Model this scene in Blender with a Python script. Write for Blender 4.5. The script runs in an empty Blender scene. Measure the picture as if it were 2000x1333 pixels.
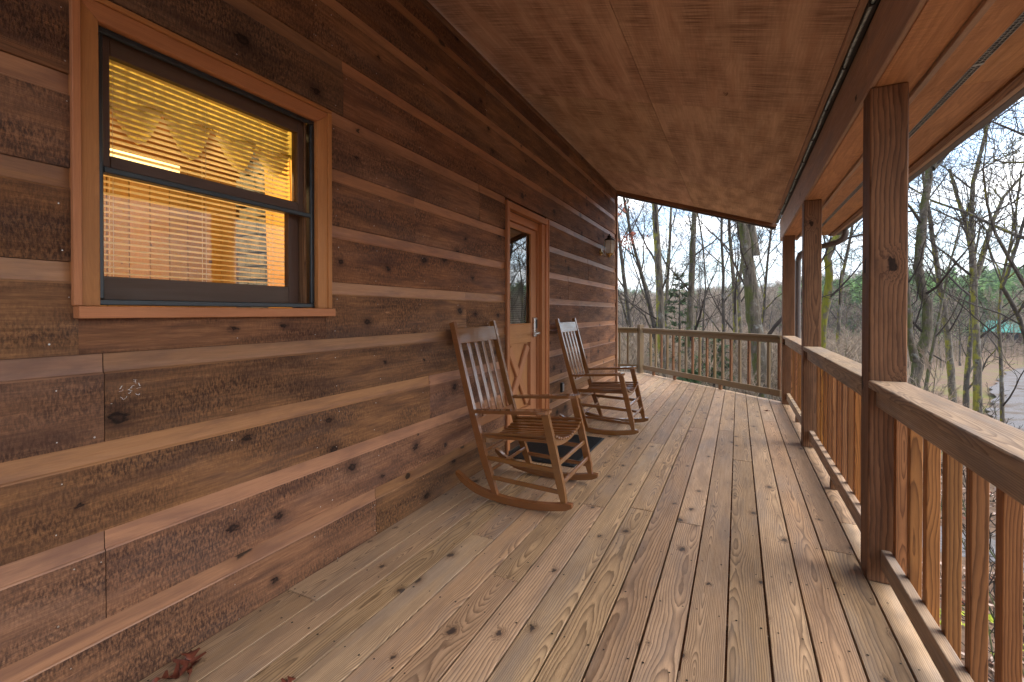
import bpy, bmesh, math, random
from mathutils import Vector, Matrix, noise as mnoise
R = math.radians
sc = bpy.context.scene
col = sc.collection

# ------------------------------------------------------------------ camera, sky, sun, exposure
EYE = Vector((0, 0, 1.25))
F, YAW, PIT, PCY = 890.0, 0.4604, -0.0082, 618.2
cam_d = bpy.data.cameras.new("camera")
cam = bpy.data.objects.new("camera", cam_d)
col.objects.link(cam)
cam.location = EYE
cam.rotation_euler = (math.pi / 2 + PIT, 0, YAW)
cam_d.sensor_width = 36
cam_d.lens = 36 * F / 2000
cam_d.shift_y = -(666.5 - PCY) / 2000
cam_d.clip_start = 0.02
cam_d.clip_end = 6000
sc.camera = cam

SUN_EL, SUN_ROT = R(46), R(72)          # rotation measured clockwise from +Y
w = bpy.data.worlds.new("World")
sc.world = w
w.use_nodes = True
nt = w.node_tree
nt.nodes.clear()
def wn(t, **k):
    n = nt.nodes.new(t)
    for a, b in k.items(): setattr(n, a, b)
    return n
out = wn("ShaderNodeOutputWorld"); bg = wn("ShaderNodeBackground")
sky = wn("ShaderNodeTexSky", sky_type='NISHITA', sun_disc=False, sun_elevation=SUN_EL, sun_rotation=SUN_ROT,
         air_density=1.0, dust_density=1.2, ozone_density=1.0)
tc = wn("ShaderNodeTexCoord"); sep = wn("ShaderNodeSeparateXYZ")
nt.links.new(tc.outputs['Generated'], sep.inputs[0])
zc = wn("ShaderNodeMath", operation='MAXIMUM'); zc.inputs[1].default_value = 0.0
nt.links.new(sep.outputs[2], zc.inputs[0])
za = wn("ShaderNodeMath", operation='ADD'); za.inputs[1].default_value = 0.13
nt.links.new(zc.outputs[0], za.inputs[0])
dx = wn("ShaderNodeMath", operation='DIVIDE'); dy = wn("ShaderNodeMath", operation='DIVIDE')
nt.links.new(sep.outputs[0], dx.inputs[0]); nt.links.new(za.outputs[0], dx.inputs[1])
nt.links.new(sep.outputs[1], dy.inputs[0]); nt.links.new(za.outputs[0], dy.inputs[1])
cmb = wn("ShaderNodeCombineXYZ")
nt.links.new(dx.outputs[0], cmb.inputs[0]); nt.links.new(dy.outputs[0], cmb.inputs[1])
cn = wn("ShaderNodeTexNoise"); cn.inputs['Scale'].default_value = 1.15; cn.inputs['Detail'].default_value = 9
cn.inputs['Roughness'].default_value = 0.56; cn.inputs['Distortion'].default_value = 0.35
nt.links.new(cmb.outputs[0], cn.inputs['Vector'])
cr = wn("ShaderNodeMapRange"); cr.interpolation_type = 'SMOOTHSTEP'
cr.inputs[1].default_value = 0.44; cr.inputs[2].default_value = 0.62
nt.links.new(cn.outputs[0], cr.inputs[0])
cn2 = wn("ShaderNodeTexNoise"); cn2.inputs['Scale'].default_value = 2.2; cn2.inputs['Detail'].default_value = 7
nt.links.new(cmb.outputs[0], cn2.inputs['Vector'])
ccol = wn("ShaderNodeMix", data_type='RGBA')
ccol.inputs[6].default_value = (2.2, 2.7, 3.5, 1); ccol.inputs[7].default_value = (11.0, 10.8, 10.5, 1)
cr2 = wn("ShaderNodeMapRange"); cr2.inputs[1].default_value = 0.36; cr2.inputs[2].default_value = 0.62
nt.links.new(cn2.outputs[0], cr2.inputs[0]); nt.links.new(cr2.outputs[0], ccol.inputs[0])
smx = wn("ShaderNodeMix", data_type='RGBA')
nt.links.new(cr.outputs[0], smx.inputs[0]); nt.links.new(sky.outputs[0], smx.inputs[6]); nt.links.new(ccol.outputs[2], smx.inputs[7])
nt.links.new(smx.outputs[2], bg.inputs[0]); nt.links.new(bg.outputs[0], out.inputs[0])
bg.inputs[1].default_value = 0.10

sun_d = bpy.data.lights.new("sun", 'SUN')
sun_d.energy = 1.4; sun_d.angle = R(50); sun_d.color = (1, 0.95, 0.87)
sun = bpy.data.objects.new("sun", sun_d); col.objects.link(sun)
sd = Vector((math.sin(SUN_ROT) * math.cos(SUN_EL), math.cos(SUN_ROT) * math.cos(SUN_EL), math.sin(SUN_EL)))
sun.rotation_euler = sd.to_track_quat('Z', 'Y').to_euler()

sc.view_settings.view_transform = 'Standard'
sc.view_settings.look = 'None'
sc.view_settings.exposure = 2.1
sc.view_settings.gamma = 1
HAZE = 0.0004
sc.render.engine = 'CYCLES'
sc.cycles.use_denoising = True
sc.cycles.max_bounces = 10
sc.cycles.diffuse_bounces = 6
sc.cycles.transparent_max_bounces = 16
sc.cycles.sample_clamp_indirect = 6

# ------------------------------------------------------------------ object helpers
PM = {}
def link(o, M=None, parent=None):
    col.objects.link(o)
    M = M or Matrix()
    if parent is not None:
        o.parent = parent
        o.matrix_basis = PM[parent.name].inverted() @ M
    else:
        o.matrix_basis = M
    PM[o.name] = M.copy()
    return o
def tag(o, label=None, cat=None, group=None, kind=None):
    if label: o['label'] = label
    if cat: o['category'] = cat
    if group: o['group'] = group
    if kind: o['kind'] = kind
    return o
def thing(name, loc, label, cat, group=None, rz=0.0):
    o = bpy.data.objects.new(name, None)
    o.empty_display_size = 0.1
    link(o, Matrix.Translation(loc) @ Matrix.Rotation(rz, 4, 'Z'))
    return tag(o, label, cat, group)
def structure(name, loc=(0, 0, 0)):
    o = bpy.data.objects.new(name, None); link(o, Matrix.Translation(loc)); o['kind'] = 'structure'
    return o
def meshobj(name, me, M=None, parent=None, mat=None):
    if mat is not None:
        me.materials.clear()
        for m in (mat if isinstance(mat, (list, tuple)) else [mat]): me.materials.append(m)
    return link(bpy.data.objects.new(name, me), M, parent)
def pyd(name, v, f, M=None, parent=None, mat=None, smooth=False, mi=None):
    me = bpy.data.meshes.new(name)
    me.from_pydata(v, [], f)
    if smooth:
        me.polygons.foreach_set('use_smooth', [True] * len(me.polygons))
    o = meshobj(name, me, M, parent, mat)
    if mi: me.polygons.foreach_set('material_index', mi)
    return o
_cache = {}
def box_me(L, W, T, bev, skew0=0.0, skew1=0.0, name='piece'):
    k = (round(L, 4), round(W, 4), round(T, 4), bev, round(skew0, 4), round(skew1, 4), name)
    if k in _cache: return _cache[k].copy() if False else _cache[k]
    bm = bmesh.new()
    bmesh.ops.create_cube(bm, size=1)
    for v in bm.verts:
        x, y, z = v.co
        v.co = (x * L + (skew1 if x > 0 else skew0) * y * W, y * W, z * T)
    if bev: bmesh.ops.bevel(bm, geom=bm.edges[:], offset=bev, segments=1, affect='EDGES', clamp_overlap=True)
    me = bpy.data.meshes.new(name); bm.to_mesh(me); bm.free()
    _cache[k] = me
    return me
def axes(p0, p1, up):
    p0, p1 = Vector(p0), Vector(p1)
    x = (p1 - p0).normalized(); up = Vector(up)
    if abs(x.dot(up)) > 0.98: up = Vector((0, 1, 0))
    y = up.cross(x).normalized(); z = x.cross(y)
    M = Matrix((x, y, z)).transposed().to_4x4()
    M.translation = (p0 + p1) / 2
    return M, (p1 - p0).length
def bar(name, p0, p1, W, T, mat, parent, up=(0, 0, 1), bev=0.002, skew0=0, skew1=0):
    """one stick of timber: grain runs p0 to p1, T is its size along 'up'"""
    M, L = axes(p0, p1, up)
    k = (round(L, 4), round(W, 4), round(T, 4), bev, round(skew0, 4), round(skew1, 4), mat.name)
    if k not in _cache:
        _cache[k] = box_me(L, W, T, bev, skew0, skew1, name)
        if k not in (None,) and len(_cache[k].materials) == 0: _cache[k].materials.append(mat)
    me = _cache[k]
    if me.materials[0] != mat:
        me = me.copy(); me.materials.clear(); me.materials.append(mat); _cache[k] = me
    return link(bpy.data.objects.new(name, me), M, parent)
class MB:
    """collects tubes, boxes and quads into one mesh"""
    def __init__(s): s.v = []; s.f = []; s.mi = []
    def face(s, pts, m=0):
        b = len(s.v); s.v += [tuple(p) for p in pts]; s.f.append(tuple(range(b, b + len(pts)))); s.mi.append(m)
    def tube(s, pts, rad, n=5, cap=False, m=0):
        b0 = len(s.v); N = len(pts); prev = None
        for i, p in enumerate(pts):
            t = (Vector(pts[min(i + 1, N - 1)]) - Vector(pts[max(i - 1, 0)]))
            t = t.normalized() if t.length > 1e-9 else Vector((0, 0, 1))
            if prev is None: a = t.orthogonal().normalized()
            else:
                a = prev - t * prev.dot(t)
                a = a.normalized() if a.length > 1e-6 else t.orthogonal().normalized()
            prev = a; c = t.cross(a)
            r = rad[i] if isinstance(rad, (list, tuple)) else rad
            for k in range(n):
                an = 2 * math.pi * k / n
                s.v.append(tuple(Vector(p) + (a * math.cos(an) + c * math.sin(an)) * r))
        for i in range(N - 1):
            for k in range(n):
                k2 = (k + 1) % n
                s.f.append((b0 + i * n + k, b0 + i * n + k2, b0 + (i + 1) * n + k2, b0 + (i + 1) * n + k)); s.mi.append(m)
        if cap:
            s.f.append(tuple(b0 + k for k in range(n))[::-1]); s.mi.append(m)
            s.f.append(tuple(b0 + (N - 1) * n + k for k in range(n))); s.mi.append(m)
    def box(s, c, size, M=None, m=0):
        b = len(s.v)
        for x in (-.5, .5):
            for y in (-.5, .5):
                for z in (-.5, .5):
                    p = Vector((x * size[0], y * size[1], z * size[2]))
                    if M: p = M @ p
                    s.v.append(tuple(Vector(c) + p))
        for q in ((0, 1, 3, 2), (4, 6, 7, 5), (0, 4, 5, 1), (2, 3, 7, 6), (0, 2, 6, 4), (1, 5, 7, 3)):
            s.f.append(tuple(b + i for i in q)); s.mi.append(m)
    def lathe(s, prof, n=16, c=(0, 0, 0), m=0):
        b = len(s.v)
        for r, z in prof:
            for k in range(n):
                a = 2 * math.pi * k / n
                s.v.append((c[0] + r * math.cos(a), c[1] + r * math.sin(a), c[2] + z))
        for i in range(len(prof) - 1):
            for k in range(n):
                k2 = (k + 1) % n
                s.f.append((b + i * n + k, b + i * n + k2, b + (i + 1) * n + k2, b + (i + 1) * n + k)); s.mi.append(m)
    def build(s, name, mat, parent=None, M=None, smooth=False):
        return pyd(name, s.v, s.f, M, parent, mat, smooth, s.mi if isinstance(mat, (list, tuple)) else None)
def ray(x, y):
    r = Vector((math.cos(YAW), math.sin(YAW), 0))
    d = Vector((-math.sin(YAW) * math.cos(PIT), math.cos(YAW) * math.cos(PIT), math.sin(PIT)))
    return r * ((x - 1000) / F) - r.cross(d) * ((y - PCY) / F) + d
def at(x, y, dist): return EYE + ray(x, y) * dist

# ------------------------------------------------------------------ materials
class NT:
    def __init__(s, name):
        s.m = bpy.data.materials.new(name); s.m.use_nodes = True
        s.t = s.m.node_tree; s.t.nodes.clear()
        s.o = s.t.nodes.new("ShaderNodeOutputMaterial")
    def n(s, t, **k):
        x = s.t.nodes.new(t)
        for a, b in k.items(): setattr(x, a, b)
        return x
    def set(s, inp, v):
        if isinstance(v, bpy.types.NodeSocket): s.t.links.new(v, inp)
        elif v is not None: inp.default_value = v
    def math(s, op, a, b=None, c=None, clamp=False):
        x = s.n("ShaderNodeMath", operation=op, use_clamp=clamp)
        s.set(x.inputs[0], a); s.set(x.inputs[1], b)
        if c is not None: s.set(x.inputs[2], c)
        return x.outputs[0]
    def vec(s, x, y, z=0.0):
        c = s.n("ShaderNodeCombineXYZ")
        s.set(c.inputs[0], x); s.set(c.inputs[1], y); s.set(c.inputs[2], z)
        return c.outputs[0]
    def noise(s, v, scale=1.0, detail=3, rough=0.5, dist=0.0):
        x = s.n("ShaderNodeTexNoise"); s.set(x.inputs['Vector'], v)
        x.inputs['Scale'].default_value = scale; x.inputs['Detail'].default_value = detail
        x.inputs['Roughness'].default_value = rough; x.inputs['Distortion'].default_value = dist
        return x.outputs[0]
    def rng(s, v, a, b, c=0.0, d=1.0, smooth=False):
        x = s.n("ShaderNodeMapRange"); x.clamp = True
        if smooth: x.interpolation_type = 'SMOOTHSTEP'
        s.set(x.inputs[0], v)
        for i, q in enumerate((a, b, c, d)): s.set(x.inputs[i + 1], q)
        return x.outputs[0]
    def mix(s, f, a, b, mode='MIX'):
        x = s.n("ShaderNodeMix", data_type='RGBA', blend_type=mode)
        s.set(x.inputs[0], f)
        for i, q in ((6, a), (7, b)):
            s.set(x.inputs[i], (*q, 1) if isinstance(q, tuple) and len(q) == 3 else q)
        return x.outputs[2]
    def bsdf(s, color, rough=0.6, spec=0.5, metal=0.0, bump=None, bstr=0.3, bdist=0.002, trans=0.0, coat=0.0):
        p = s.n("ShaderNodeBsdfPrincipled")
        s.set(p.inputs['Base Color'], (*color, 1) if isinstance(color, tuple) and len(color) == 3 else color)
        s.set(p.inputs['Roughness'], rough); s.set(p.inputs['Specular IOR Level'], spec); s.set(p.inputs['Metallic'], metal)
        p.inputs['Transmission Weight'].default_value = trans
        p.inputs['Coat Weight'].default_value = coat; p.inputs['Coat IOR'].default_value = 1.75; p.inputs['Coat Roughness'].default_value = 0.09
        if bump is not None:
            b = s.n("ShaderNodeBump"); s.set(b.inputs['Height'], bump)
            b.inputs['Strength'].default_value = bstr; b.inputs['Distance'].default_value = bdist
            s.t.links.new(b.outputs[0], p.inputs['Normal'])
        s.t.links.new(p.outputs[0], s.o.inputs[0])
        return s.m

def wood(name, light, mid, dark, freq=160, contrast=0.6, knot_scale=4.0, knot_keep=0.5, knot_r=0.06, knot_col=(0.02, 0.012, 0.008),
         knot_ring=False, blot=0.6, blot_col=None, saw=0.0, rough=0.6, spec=0.35, bstr=0.25, vary=0.35, wob=0.06, fib=0.5, grey=0.0, coat=0.0, halo=0.3, pale=0.0, saw_a=60.0, pale_xy=(5.0, 24.0)):
    s = NT(name)
    tc = s.n("ShaderNodeTexCoord"); sp = s.n("ShaderNodeSeparateXYZ"); s.t.links.new(tc.outputs['Object'], sp.inputs[0])
    oi = s.n("ShaderNodeObjectInfo"); rnd = oi.outputs['Random']
    r1 = s.math('FRACT', s.math('MULTIPLY', rnd, 17.31)); r2 = s.math('FRACT', s.math('MULTIPLY', rnd, 71.77)); r3 = s.math('FRACT', s.math('MULTIPLY', rnd, 313.1))
    x = s.math('ADD', sp.outputs[0], s.math('MULTIPLY', rnd, 60.0))
    a0 = s.math('ADD', sp.outputs[1], sp.outputs[2])
    a = s.math('ADD', a0, s.math('MULTIPLY', r1, 23.0))
    # knots
    vo = s.n("ShaderNodeTexVoronoi", voronoi_dimensions='2D')
    vo.inputs['Scale'].default_value = knot_scale
    vn = s.n("ShaderNodeTexNoise"); s.set(vn.inputs['Vector'], s.vec(s.math('MULTIPLY', x, 9.0), s.math('MULTIPLY', a, 16.0))); vn.inputs['Detail'].default_value = 3
    kx = s.math('MULTIPLY_ADD', s.math('SUBTRACT', vn.outputs[0], 0.5), 0.26 / knot_scale, x)
    s.set(vo.inputs['Vector'], s.vec(s.math('MULTIPLY', kx, 0.72), s.math('MULTIPLY_ADD', s.math('SUBTRACT', s.noise(s.vec(s.math('MULTIPLY', x, 14.0), s.math('MULTIPLY', a, 14.0), 4.4), 1.0, 3, 0.6), 0.5), 0.20 / knot_scale, a)))
    dk = vo.outputs['Distance']
    vc = s.n("ShaderNodeSeparateColor"); s.t.links.new(vo.outputs['Color'], vc.inputs[0])
    keep = s.math('LESS_THAN', vc.outputs[0], knot_keep)
    rad = s.math('MULTIPLY_ADD', vc.outputs[1], knot_r * 1.1, knot_r * 0.35)
    km = s.math('MULTIPLY', keep, s.rng(dk, s.math('MULTIPLY', rad, 0.75), s.math('MULTIPLY', rad, 1.25), 1.0, 0.0, True))
    hal = s.math('MULTIPLY', keep, s.rng(dk, 0.0, s.math('MULTIPLY', rad, 3.6), 1.0, 0.0, True))
    # rings of the log the board was sawn from
    n1 = s.noise(s.vec(s.math('MULTIPLY', x, 1.0), s.math('MULTIPLY', a, 2.0)), 1.0, 2, 0.5)
    off = s.math('MULTIPLY', s.math('SUBTRACT', r2, 0.5), 0.13)
    w_ = s.math('ADD', s.math('MULTIPLY', s.math('SUBTRACT', n1, 0.5), wob * 3), s.math('MULTIPLY', r3, 0.05))
    ac = s.math('ADD', a0, off)
    q = s.math('SQRT', s.math('ADD', s.math('MULTIPLY', ac, ac), s.math('MULTIPLY', w_, w_)))
    n2 = s.noise(s.vec(s.math('MULTIPLY', x, 7.0), s.math('MULTIPLY', a, 45.0)), 1.0, 3, 0.55)
    ph = s.math('ADD', s.math('MULTIPLY', q, s.math('MULTIPLY_ADD', s.math('FRACT', s.math('MULTIPLY', rnd, 919.7)), freq * 0.9, freq * 0.65)), s.math('ADD', s.math('MULTIPLY', hal, 2.6), s.math('MULTIPLY', n2, 0.9)))
    tri = s.math('FRACT', ph)
    ring = s.math('MULTIPLY', s.math('POWER', tri, 2.0), s.rng(tri, 0.88, 1.0, 1.0, 0.0))
    # fine fibre
    fb = s.noise(s.vec(s.math('MULTIPLY', x, 14.0), s.math('MULTIPLY', a, 420.0)), 1.0, 3, 0.65)
    fb = s.rng(fb, 0.3, 0.7)
    fb2 = s.rng(s.noise(s.vec(s.math('MULTIPLY', x, 3.5), s.math('MULTIPLY', a, 75.0)), 1.0, 4, 0.6), 0.3, 0.7)
    c = s.mix(s.math('MULTIPLY', ring, contrast), light, mid)
    c = s.mix(s.math('MULTIPLY', fb, fib * 0.55), c, dark)
    c = s.mix(s.math('MULTIPLY', fb2, fib * 0.5), c, dark)
    bl = s.rng(s.noise(s.vec(s.math('MULTIPLY', x, 2.1), s.math('MULTIPLY', a, 11.0)), 1.0, 6, 0.62, 0.4), 0.42, 0.68, 0, 1, True)
    c = s.mix(s.math('MULTIPLY', bl, blot), c, blot_col or dark)
    h = s.math('ADD', s.math('MULTIPLY', ring, -0.5), s.math('MULTIPLY', fb, 0.5))
    if saw:
        s1 = s.noise(s.vec(s.math('MULTIPLY', x, 170.0), s.math('MULTIPLY', a, saw_a), 3.3), 1.0, 3, 0.65)
        s1 = s.rng(s1, 0.38, 0.62)
        sm = s.rng(s.noise(s.vec(s.math('MULTIPLY', x, 1.6), s.math('MULTIPLY', a, 6.0), 9.1), 1.0, 3), 0.35, 0.6)
        sv = s.math('MULTIPLY', s.math('MULTIPLY', s1, sm), saw)
        c = s.mix(sv, c, dark)
        h = s.math('MULTIPLY_ADD', sv, -1.3, h)
    if pale:                                   # bare scuffs where the stain has worn off
        pn = s.noise(s.vec(s.math('MULTIPLY', x, pale_xy[0]), s.math('MULTIPLY', a, pale_xy[1]), 5.5), 1.0, 6, 0.7)
        c = s.mix(s.math('MULTIPLY', s.rng(pn, 0.66, 0.76, 0, 1, True), pale), c, tuple(min(1, q * 1.6 + 0.05) for q in light))
    if grey:
        gn = s.rng(s.noise(s.vec(s.math('MULTIPLY', x, 1.3), s.math('MULTIPLY', a, 7.0), 7.7), 1.0, 6, 0.65), 0.45, 0.7, 0, 1, True)
        c = s.mix(s.math('MULTIPLY', gn, grey), c, (0.20, 0.19, 0.19))
    c = s.mix(s.math('MULTIPLY', hal, halo), c, dark)
    kcore = s.math('MULTIPLY', keep, s.rng(dk, 0.0, s.math('MULTIPLY', rad, 0.65), 1.0, 0.0))
    kc = s.mix(kcore, knot_col, dark) if knot_ring else knot_col
    c = s.mix(s.math('MULTIPLY', km, 0.9), c, kc)
    hs = s.n("ShaderNodeHueSaturation")
    s.set(hs.inputs['Value'], s.math('MULTIPLY_ADD', r2, vary, 1.0 - vary * 0.5)); s.set(hs.inputs['Color'], c)
    s.set(hs.inputs['Saturation'], s.math('MULTIPLY_ADD', r3, vary * 0.3, 1.0 - vary * 0.12))
    s.set(hs.inputs['Hue'], s.math('MULTIPLY_ADD', r1, 0.010, 0.496))
    rg = s.math('MULTIPLY_ADD', fb2, 0.18, rough - 0.09)
    return s.bsdf(hs.outputs[0], rg, spec, 0, h, bstr, 0.0015, coat=coat)

def plain(name, c, rough=0.6, spec=0.5, metal=0.0, var=0.15, scale=30, bstr=0.1):
    s = NT(name)
    tc = s.n("ShaderNodeTexCoord")
    n = s.noise(tc.outputs['Object'], scale, 4, 0.6)
    d = tuple(q * (1 - var * 1.6) for q in c); l = tuple(min(1, q * (1 + var)) for q in c)
    return s.bsdf(s.mix(s.rng(n, 0.3, 0.7), d, l), s.math('MULTIPLY_ADD', n, 0.2, rough - 0.1), spec, metal, n, bstr, 0.002)

M_SIDE = wood("rough_sawn_stain", (0.42, 0.198, 0.094), (0.265, 0.120, 0.058), (0.062, 0.030, 0.019), freq=70, contrast=0.5, knot_scale=4.4, knot_keep=0.48, knot_r=0.062, knot_col=(0.014, 0.008, 0.006),
              blot=0.80, blot_col=(0.100, 0.048, 0.031), saw=1.0, rough=0.68, spec=0.16, bstr=1.0, vary=0.34, fib=1.0, halo=0.95, pale=0.55, grey=0.08, knot_ring=True)
M_BAND = wood("smooth_stain", (0.42, 0.205, 0.102), (0.34, 0.160, 0.078), (0.18, 0.080, 0.040), freq=90, contrast=0.4, knot_scale=4.2, knot_keep=0.30, knot_r=0.09,
              blot=0.75, blot_col=(0.17, 0.080, 0.050), rough=0.40, spec=0.32, bstr=0.15, vary=0.45, fib=0.7, halo=0.7)
M_TRIM = wood("casing_stain", (0.52, 0.215, 0.080), (0.40, 0.155, 0.058), (0.26, 0.100, 0.040), freq=120, contrast=0.45, knot_keep=0.05, knot_r=0.03,
              blot=0.3, rough=0.5, spec=0.22, bstr=0.15, vary=0.2, fib=0.6)
M_DECK = wood("weathered_pine", (0.66, 0.435, 0.255), (0.075, 0.036, 0.017), (0.15, 0.084, 0.046), freq=112, contrast=1.0, knot_scale=5.0, knot_keep=0.46, knot_r=0.052,
              knot_col=(0.04, 0.028, 0.024), blot=0.55, blot_col=(0.20, 0.130, 0.085), rough=0.55, spec=0.38, bstr=0.5, vary=0.34, fib=0.62, grey=0.30, wob=0.06, halo=0.85)
M_POST = wood("stained_post", (0.33, 0.165, 0.080), (0.055, 0.025, 0.014), (0.080, 0.039, 0.022), freq=78, contrast=1.0, knot_scale=3.0, knot_keep=0.50, knot_r=0.055,
              blot=0.5, rough=0.65, spec=0.14, bstr=0.35, vary=0.15, fib=0.7, wob=0.08, grey=0.05)
M_BAL = wood("stained_baluster", (0.48, 0.205, 0.070), (0.075, 0.030, 0.013), (0.16, 0.066, 0.028), freq=105, contrast=1.0, knot_keep=0.06, knot_r=0.05,
             blot=0.3, rough=0.62, spec=0.16, bstr=0.25, vary=0.45, fib=0.55, wob=0.08)
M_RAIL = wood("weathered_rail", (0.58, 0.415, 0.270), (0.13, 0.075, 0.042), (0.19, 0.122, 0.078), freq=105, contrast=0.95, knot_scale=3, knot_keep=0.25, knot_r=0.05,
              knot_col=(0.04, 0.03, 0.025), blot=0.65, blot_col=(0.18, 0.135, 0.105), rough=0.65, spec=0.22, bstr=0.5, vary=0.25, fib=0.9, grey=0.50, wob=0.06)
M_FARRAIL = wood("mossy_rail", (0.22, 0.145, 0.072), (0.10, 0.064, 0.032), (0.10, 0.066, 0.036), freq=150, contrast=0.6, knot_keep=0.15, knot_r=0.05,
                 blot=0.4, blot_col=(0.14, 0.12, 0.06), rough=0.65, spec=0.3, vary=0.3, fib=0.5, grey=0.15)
M_BEAM = wood("stained_beam", (0.62, 0.400, 0.265), (0.36, 0.215, 0.135), (0.22, 0.130, 0.085), freq=80, contrast=0.5, knot_scale=3, knot_keep=0.3, knot_r=0.06,
              blot=0.45, blot_col=(0.36, 0.24, 0.165), rough=0.6, spec=0.3, vary=0.2, fib=0.6, grey=0.40, saw=0.2, bstr=0.3)
M_CEIL = wood("rough_plywood", (0.76, 0.500, 0.335), (0.58, 0.350, 0.225), (0.24, 0.132, 0.082), freq=34, contrast=0.5, knot_scale=2.0, knot_keep=0.12, knot_r=0.03,
              knot_col=(0.14, 0.065, 0.04), blot=0.45, blot_col=(0.46, 0.245, 0.145), saw=1.0, rough=0.65, spec=0.16, bstr=0.8, vary=0.12, fib=0.45, wob=0.14, pale=0.75, saw_a=4.0, pale_xy=(110.0, 4.0))
M_SOFF = wood("soffit_plywood", (0.70, 0.360, 0.175), (0.42, 0.195, 0.095), (0.26, 0.120, 0.062), freq=34, contrast=0.6, knot_scale=2.0, knot_keep=0.1, knot_r=0.03,
              blot=0.5, saw=0.4, rough=0.6, spec=0.2, bstr=0.45, vary=0.12, fib=0.7, wob=0.14, saw_a=6.0)
M_CHAIR = wood("chair_varnish", (0.23, 0.085, 0.020), (0.12, 0.042, 0.012), (0.09, 0.033, 0.010), freq=150, contrast=0.25, knot_keep=0.0, blot=0.25,
               rough=0.45, spec=0.2, bstr=0.02, vary=0.10, fib=0.4, coat=1.0)
M_SASH = wood("dark_sash", (0.105, 0.055, 0.034), (0.07, 0.036, 0.022), (0.06, 0.032, 0.02), freq=150, contrast=0.4, knot_keep=0.0, blot=0.2, rough=0.5, spec=0.35, vary=0.1, bstr=0.1)
M_DOOR = wood("door_stain", (0.52, 0.235, 0.100), (0.38, 0.16, 0.07), (0.26, 0.11, 0.05), freq=130, contrast=0.4, knot_keep=0.0, blot=0.25, rough=0.45, spec=0.25, vary=0.15, bstr=0.1)
M_PINE = wood("interior_pine", (0.56, 0.33, 0.12), (0.40, 0.21, 0.07), (0.30, 0.14, 0.045), freq=80, contrast=0.5, knot_scale=4, knot_keep=0.3, knot_r=0.06, knot_col=(0.12, 0.05, 0.02),
               blot=0.2, rough=0.45, vary=0.4, bstr=0.1)
M_BLACK = plain("black_metal", (0.018, 0.022, 0.025), 0.35, 0.5, 0.0, 0.2)
M_VENT = plain("vent_mesh", (0.05, 0.055, 0.06), 0.45, 0.5, 0.4, 0.3, 200)
M_STEEL = plain("satin_nickel", (0.62, 0.60, 0.57), 0.28, 0.5, 1.0, 0.08)
M_BRASS = plain("aged_brass", (0.55, 0.38, 0.16), 0.28, 0.5, 1.0, 0.25)
M_BRONZE = plain("dark_bronze", (0.05, 0.042, 0.036), 0.4, 0.5, 0.6, 0.25)
M_GUTTER = plain("brown_gutter", (0.10, 0.075, 0.062), 0.45, 0.5, 0.0, 0.15)
M_GALV = plain("galvanised_vent", (0.42, 0.42, 0.42), 0.4, 0.5, 0.6, 0.2)
M_MAT = plain("rubber_mat", (0.016, 0.018, 0.02), 0.6, 0.4, 0.0, 0.3, 60, 0.4)
M_SLAT = plain("blind_slat", (0.74, 0.68, 0.54), 0.45, 0.4, 0.0, 0.03)
M_LEAF = plain("dry_oak_leaf", (0.13, 0.034, 0.018), 0.5, 0.4, 0.0, 0.4, 60)
M_REDLEAF = plain("red_oak_leaf", (0.24, 0.06, 0.03), 0.6, 0.3, 0.0, 0.4, 5)
M_SCREW = plain("screw_head", (0.016, 0.014, 0.013), 0.5, 0.4, 0.5, 0.2)
M_NAIL = plain("nail_head", (0.62, 0.60, 0.58), 0.35, 0.5, 1.0, 0.1)

def glass(name, ior, tint=(1, 1, 1)):
    s = NT(name)
    fr = s.n("ShaderNodeFresnel"); fr.inputs[0].default_value = ior
    tr = s.n("ShaderNodeBsdfTransparent"); tr.inputs[0].default_value = (*tint, 1)
    gl = s.n("ShaderNodeBsdfGlossy"); gl.inputs['Roughness'].default_value = 0.01
    mx = s.n("ShaderNodeMixShader")
    s.t.links.new(fr.outputs[0], mx.inputs[0]); s.t.links.new(tr.outputs[0], mx.inputs[1]); s.t.links.new(gl.outputs[0], mx.inputs[2])
    s.t.links.new(mx.outputs[0], s.o.inputs[0])
    return s.m
M_GLASS = glass("window_glass", 1.45, (0.95, 0.95, 0.93))
M_DGLASS = glass("door_glass", 5.0, (0.85, 0.87, 0.86))
M_LGLASS = NT("lamp_glass").bsdf((0.92, 0.97, 0.95), 0.15, 0.8, trans=0.35)
def emit(name, c, st):
    s = NT(name); e = s.n("ShaderNodeEmission"); e.inputs[0].default_value = (*c, 1); e.inputs[1].default_value = st
    s.t.links.new(e.outputs[0], s.o.inputs[0]); return s.m
def cloth(name, c1, c2):
    s = NT(name); tc = s.n("ShaderNodeTexCoord")
    n = s.noise(tc.outputs['Object'], 28, 3); c = s.mix(s.rng(n, 0.45, 0.55), c1, c2)
    d = s.n("ShaderNodeBsdfDiffuse"); t = s.n("ShaderNodeBsdfTranslucent"); s.set(d.inputs[0], c); s.set(t.inputs[0], c)
    m = s.n("ShaderNodeMixShader"); m.inputs[0].default_value = 0.3
    s.t.links.new(d.outputs[0], m.inputs[1]); s.t.links.new(t.outputs[0], m.inputs[2]); s.t.links.new(m.outputs[0], s.o.inputs[0])
    return s.m
M_VAL = cloth("valance_cloth", (0.50, 0.42, 0.13), (0.32, 0.28, 0.10))

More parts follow.
